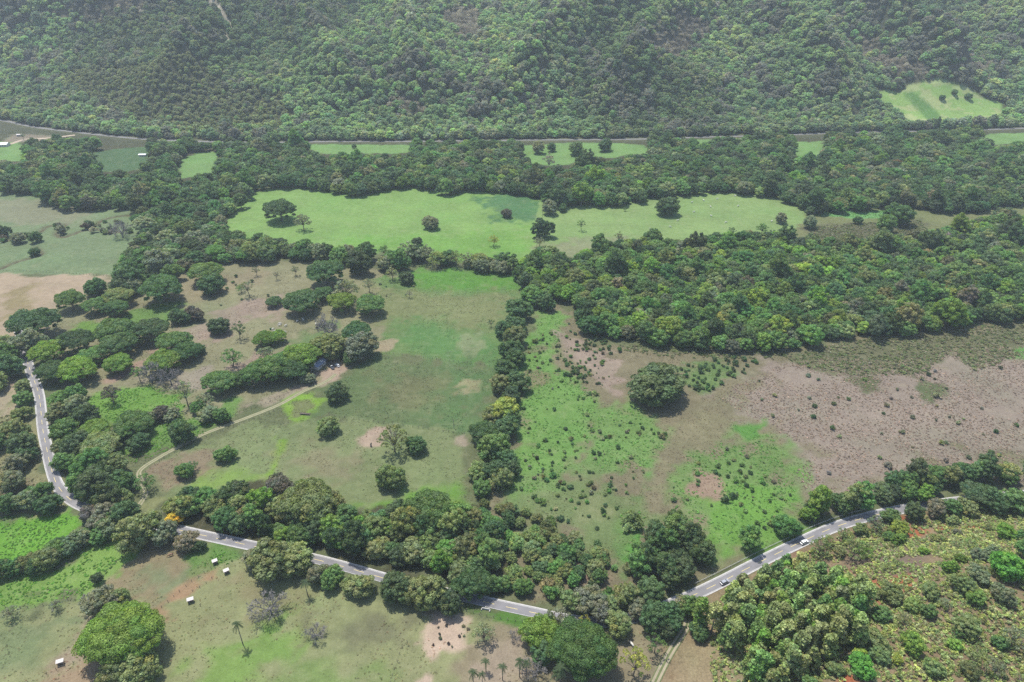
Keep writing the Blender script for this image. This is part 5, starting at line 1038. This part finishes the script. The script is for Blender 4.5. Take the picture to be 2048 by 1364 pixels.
x, y = at(972, 1219); e = empty("culvert", x, y, 0, -0.22); part("headwall", MB().box((0, 0, 0.35), (3.4, 0.35, 0.9)).mesh("headwall", CONCRETE), e); part("wing", MB().box((-1.75, -0.5, 0.25), (0.3, 1.0, 0.7)).mesh("wing", CONCRETE), e); part("wing", MB().box((1.75, -0.5, 0.25), (0.3, 1.0, 0.7)).mesh("wing", CONCRETE), e); tag(e, "white concrete culvert headwall below the road", "culvert")

# ------------------------------------------------------------------ cattle
def cow_mesh(graze):
    bm = bmesh.new(); lay = bm.verts.layers.skin.verify()
    hx, hz = (1.62, 0.35) if graze else (1.55, 1.45)
    P = {"rump": (-0.85, 0, 1.18, .27), "loin": (-0.35, 0, 1.17, .34), "chest": (0.35, 0, 1.14, .36), "shoulder": (0.72, 0, 1.22, .26), "neck": (1.1, 0, 0.95 if graze else 1.38, .16), "poll": (1.36, 0, 0.62 if graze else 1.55, .14), "muzzle": (hx + .12, 0, hz - .12, .085), "tail": (-1.12, 0, 1.12, .05), "tail2": (-1.18, 0, 0.55, .035)}
    E = [("rump", "loin"), ("loin", "chest"), ("chest", "shoulder"), ("shoulder", "neck"), ("neck", "poll"), ("poll", "muzzle"), ("rump", "tail"), ("tail", "tail2")]
    for s_ in (-1, 1):
        P[f"f1{s_}"] = (0.55, s_ * .22, 0.78, .13); P[f"f2{s_}"] = (0.58, s_ * .22, 0.42, .075); P[f"f3{s_}"] = (0.58, s_ * .22, 0.03, .07); E += [("chest", f"f1{s_}"), (f"f1{s_}", f"f2{s_}"), (f"f2{s_}", f"f3{s_}")]
        P[f"h1{s_}"] = (-0.66, s_ * .23, 0.80, .15); P[f"h2{s_}"] = (-0.90, s_ * .22, 0.46, .075); P[f"h3{s_}"] = (-0.82, s_ * .22, 0.03, .07); E += [("rump", f"h1{s_}"), (f"h1{s_}", f"h2{s_}"), (f"h2{s_}", f"h3{s_}")]
        P[f"ear{s_}"] = (1.30, s_ * .26, 0.70 if graze else 1.60, .035); E += [("poll", f"ear{s_}")]
    V = {}
    for k, (x, y, z, r) in P.items():
        v = bm.verts.new((x, y, z)); v[lay].radius = (r, r); V[k] = v
    for a, b in E: bm.edges.new((V[a], V[b]))
    V["loin"][lay].use_root = True
    me = bpy.data.meshes.new("cow_cage"); bm.to_mesh(me); bm.free()
    o = bpy.data.objects.new("cow_cage", me); COL.objects.link(o); o.modifiers.new("skin", 'SKIN'); sd = o.modifiers.new("sub", 'SUBSURF'); sd.levels = 1
    dg = bpy.context.evaluated_depsgraph_get(); dg.update(); m2 = bpy.data.meshes.new_from_object(o.evaluated_get(dg)); bpy.data.objects.remove(o); m2.name = "cow"; m2.materials.clear(); m2.materials.append(HIDE); return m2
COWS = [cow_mesh(True), cow_mesh(False)]
def cow(u, v, label, group, k=1.0, dark=False):
    x, y = at(u, v); me = COWS[int(rng.integers(2))]
    if dark:
        me = me.copy(); me.materials.clear(); me.materials.append(HIDEB)
    o = bpy.data.objects.new("cow", me); link(o); o.location = (x, y, 0); o.rotation_euler = (0, 0, float(rng.uniform(0, 6.28))); o.scale = (k * 1.12,) * 3; tag(o, label, "cow", group)
for u, v in ((1384, 406), (1407, 402), (1434, 399), (1421, 415), (1388, 425), (1422, 433), (1356, 442), (1340, 455), (1452, 446), (1476, 413), (1543, 444), (1345, 427), (1301, 459), (1470, 393), (1340, 396)): cow(u, v, "white cow grazing on the far pasture right of the dividing fence".replace("right of", "beyond"), "cattle of the far pasture")
for u, v in ((560, 649), (572, 653), (546, 660), (551, 664), (559, 664), (569, 666), (560, 652), (595, 644), (607, 641), (632, 650), (650, 650), (556, 668)): cow(u, v, "white cow of the herd near the leafless tree on the savanna", "cattle of the savanna", 0.95)
cow(1263, 1291, "single white cow standing under the trees at the road bend", None); cow(342, 1112, "single dark cow on the brown corner of grass by the road", None, 0.9, True)

# ------------------------------------------------------------------ vehicles
def car(u, v, rz, paint, roof, label, pickup=False, L_=4.4, W_=1.78, cat="car", z=0.06):
    x, y = at(u, v); e = empty("pickup_truck" if pickup else "parked_car" if z < 0.05 else "car", x, y, z, rz)
    def loft(secs, name, m):
        v_ = []; f = []; k = len(secs[0])
        for s_ in secs: v_ += s_
        for i in range(len(secs) - 1):
            for j in range(k): f.append((i * k + j, i * k + (j + 1) % k, (i + 1) * k + (j + 1) % k, (i + 1) * k + j))
        f.append(tuple(range(k))[::-1]); f.append(tuple((len(secs) - 1) * k + j for j in range(k)))
        bm = bmesh.new(); bmv = [bm.verts.new(p) for p in v_]; [bm.faces.new([bmv[i] for i in q]) for q in f]; bmesh.ops.recalc_face_normals(bm, faces=bm.faces); bmesh.ops.bevel(bm, geom=bm.edges[:], offset=0.035, segments=1, affect='EDGES'); me = bpy.data.meshes.new(name); bm.to_mesh(me); bm.free(); me.materials.append(m); return part(name, me, e)
    def sec(xx, hw, z0, z1, t=0.88): return [(xx, -hw, z0), (xx, -hw, z0 + (z1 - z0) * 0.6), (xx, -hw * t, z1), (xx, hw * t, z1), (xx, hw, z0 + (z1 - z0) * 0.6), (xx, hw, z0)]
    h = W_ / 2; l = L_ / 2; deck = 1.0 if pickup else 0.93; zz = 0.38 if pickup else 0.30
    loft([sec(-l, h * 0.9, zz + .08, deck - .08), sec(-l + .25, h, zz, deck), sec(0, h, zz - .05, deck), sec(l - 1.1, h, zz, deck - .02), sec(l - .2, h * 0.95, zz, deck - .16), sec(l, h * 0.85, zz + .06, deck - .3)], "body", paint)
    c0, c1 = (-0.25, 1.25) if pickup else (-l + .25, l - 1.05)
    top = deck + (0.68 if pickup else 0.55)
    cab = loft([sec(c0, h * .9, deck - .02, deck + .1, .95), sec(c0 + .28, h * .86, deck - .02, top - .03, .86), sec(c1 - .65, h * .86, deck - .02, top - .03, .86), sec(c1, h * .9, deck - .02, deck + .06, .95)], "windows", GLASS)
    loft([[(c0 + .32, -h * .74, top - .03), (c0 + .32, -h * .70, top + .03), (c0 + .32, h * .70, top + .03), (c0 + .32, h * .74, top - .03)], [(c1 - .72, -h * .74, top - .03), (c1 - .72, -h * .70, top + .03), (c1 - .72, h * .70, top + .03), (c1 - .72, h * .74, top - .03)]], "roof", roof)
    if pickup: loft([[(-l + .2, -h * .78, deck - .01), (-l + .2, -h * .78, deck + .015), (-l + .2, h * .78, deck + .015), (-l + .2, h * .78, deck - .01)], [(-.35, -h * .78, deck - .01), (-.35, -h * .78, deck + .015), (-.35, h * .78, deck + .015), (-.35, h * .78, deck - .01)]], "load_bed", DARKP)
    for i in (-1, 1):
        for j in (-1, 1):
            wh = part("wheel", MB().tube([(i * l * .62, j * (h - .2), .33), (i * l * .62, j * (h + .02), .33)], [.33, .33], 12).mesh("wheel", RUBBER), e); part("rim", MB().tube([(i * l * .62, j * (h + .02), .33), (i * l * .62, j * (h + .035), .33)], [.19, .19], 10).mesh("rim", STEEL), wh)
        part("headlight", MB().box((l - .06, i * h * .66, deck - .34), (.1, .32, .14)).mesh("headlight", LAMP), e); part("tail_light", MB().box((-l + .01, i * h * .74, deck - .22), (.08, .2, .2)).mesh("tail_light", LAMPR), e)
    tag(e, label, cat)
def road_dir(u, v):
    p = at(u, v); i = int(np.argmin(np.hypot(NR[:, 0] - p[0], NR[:, 1] - p[1]))); d = NR[i + 1] - NR[i - 1]; return math.atan2(d[1], d[0])
car(1608, 1086, road_dir(1608, 1085), WHITE, WHITE, "white car driving along the climbing road")
car(1449, 1166, road_dir(1449, 1160), GREYP, GREYP, "dark grey car on the shaded stretch of the climbing road")
car(664, 736, 2.2, DARKP, WHITE, "dark pickup with pale roof parked in the farm yard", True, 5.0, 1.85, "pickup", 0.0); car(675, 732, 2.3, WHITE, WHITE, "white car parked beside the pickup in the farm yard", False, 4.3, 1.75, "car", 0.0)

# ------------------------------------------------------------------ air
hz = MB().box((0, 850, 240), (5700, 2740, 485)); ho = bpy.data.objects.new("haze", hz.mesh("haze", bpy.data.materials.new("haze_air"))); link(ho); tag(ho, "thin blue haze lying over the whole valley", kind="stuff")
hm = ho.data.materials[0]; hm.use_nodes = True; hn = hm.node_tree.nodes; hn.remove(hn["Principled BSDF"]); pv = hn.new("ShaderNodeVolumePrincipled"); pv.inputs["Density"].default_value = 0.00008; pv.inputs["Color"].default_value = (0.80, 0.90, 1.0, 1); pv.inputs["Anisotropy"].default_value = 0.1
hm.node_tree.links.new(pv.outputs[0], hn["Material Output"].inputs["Volume"])
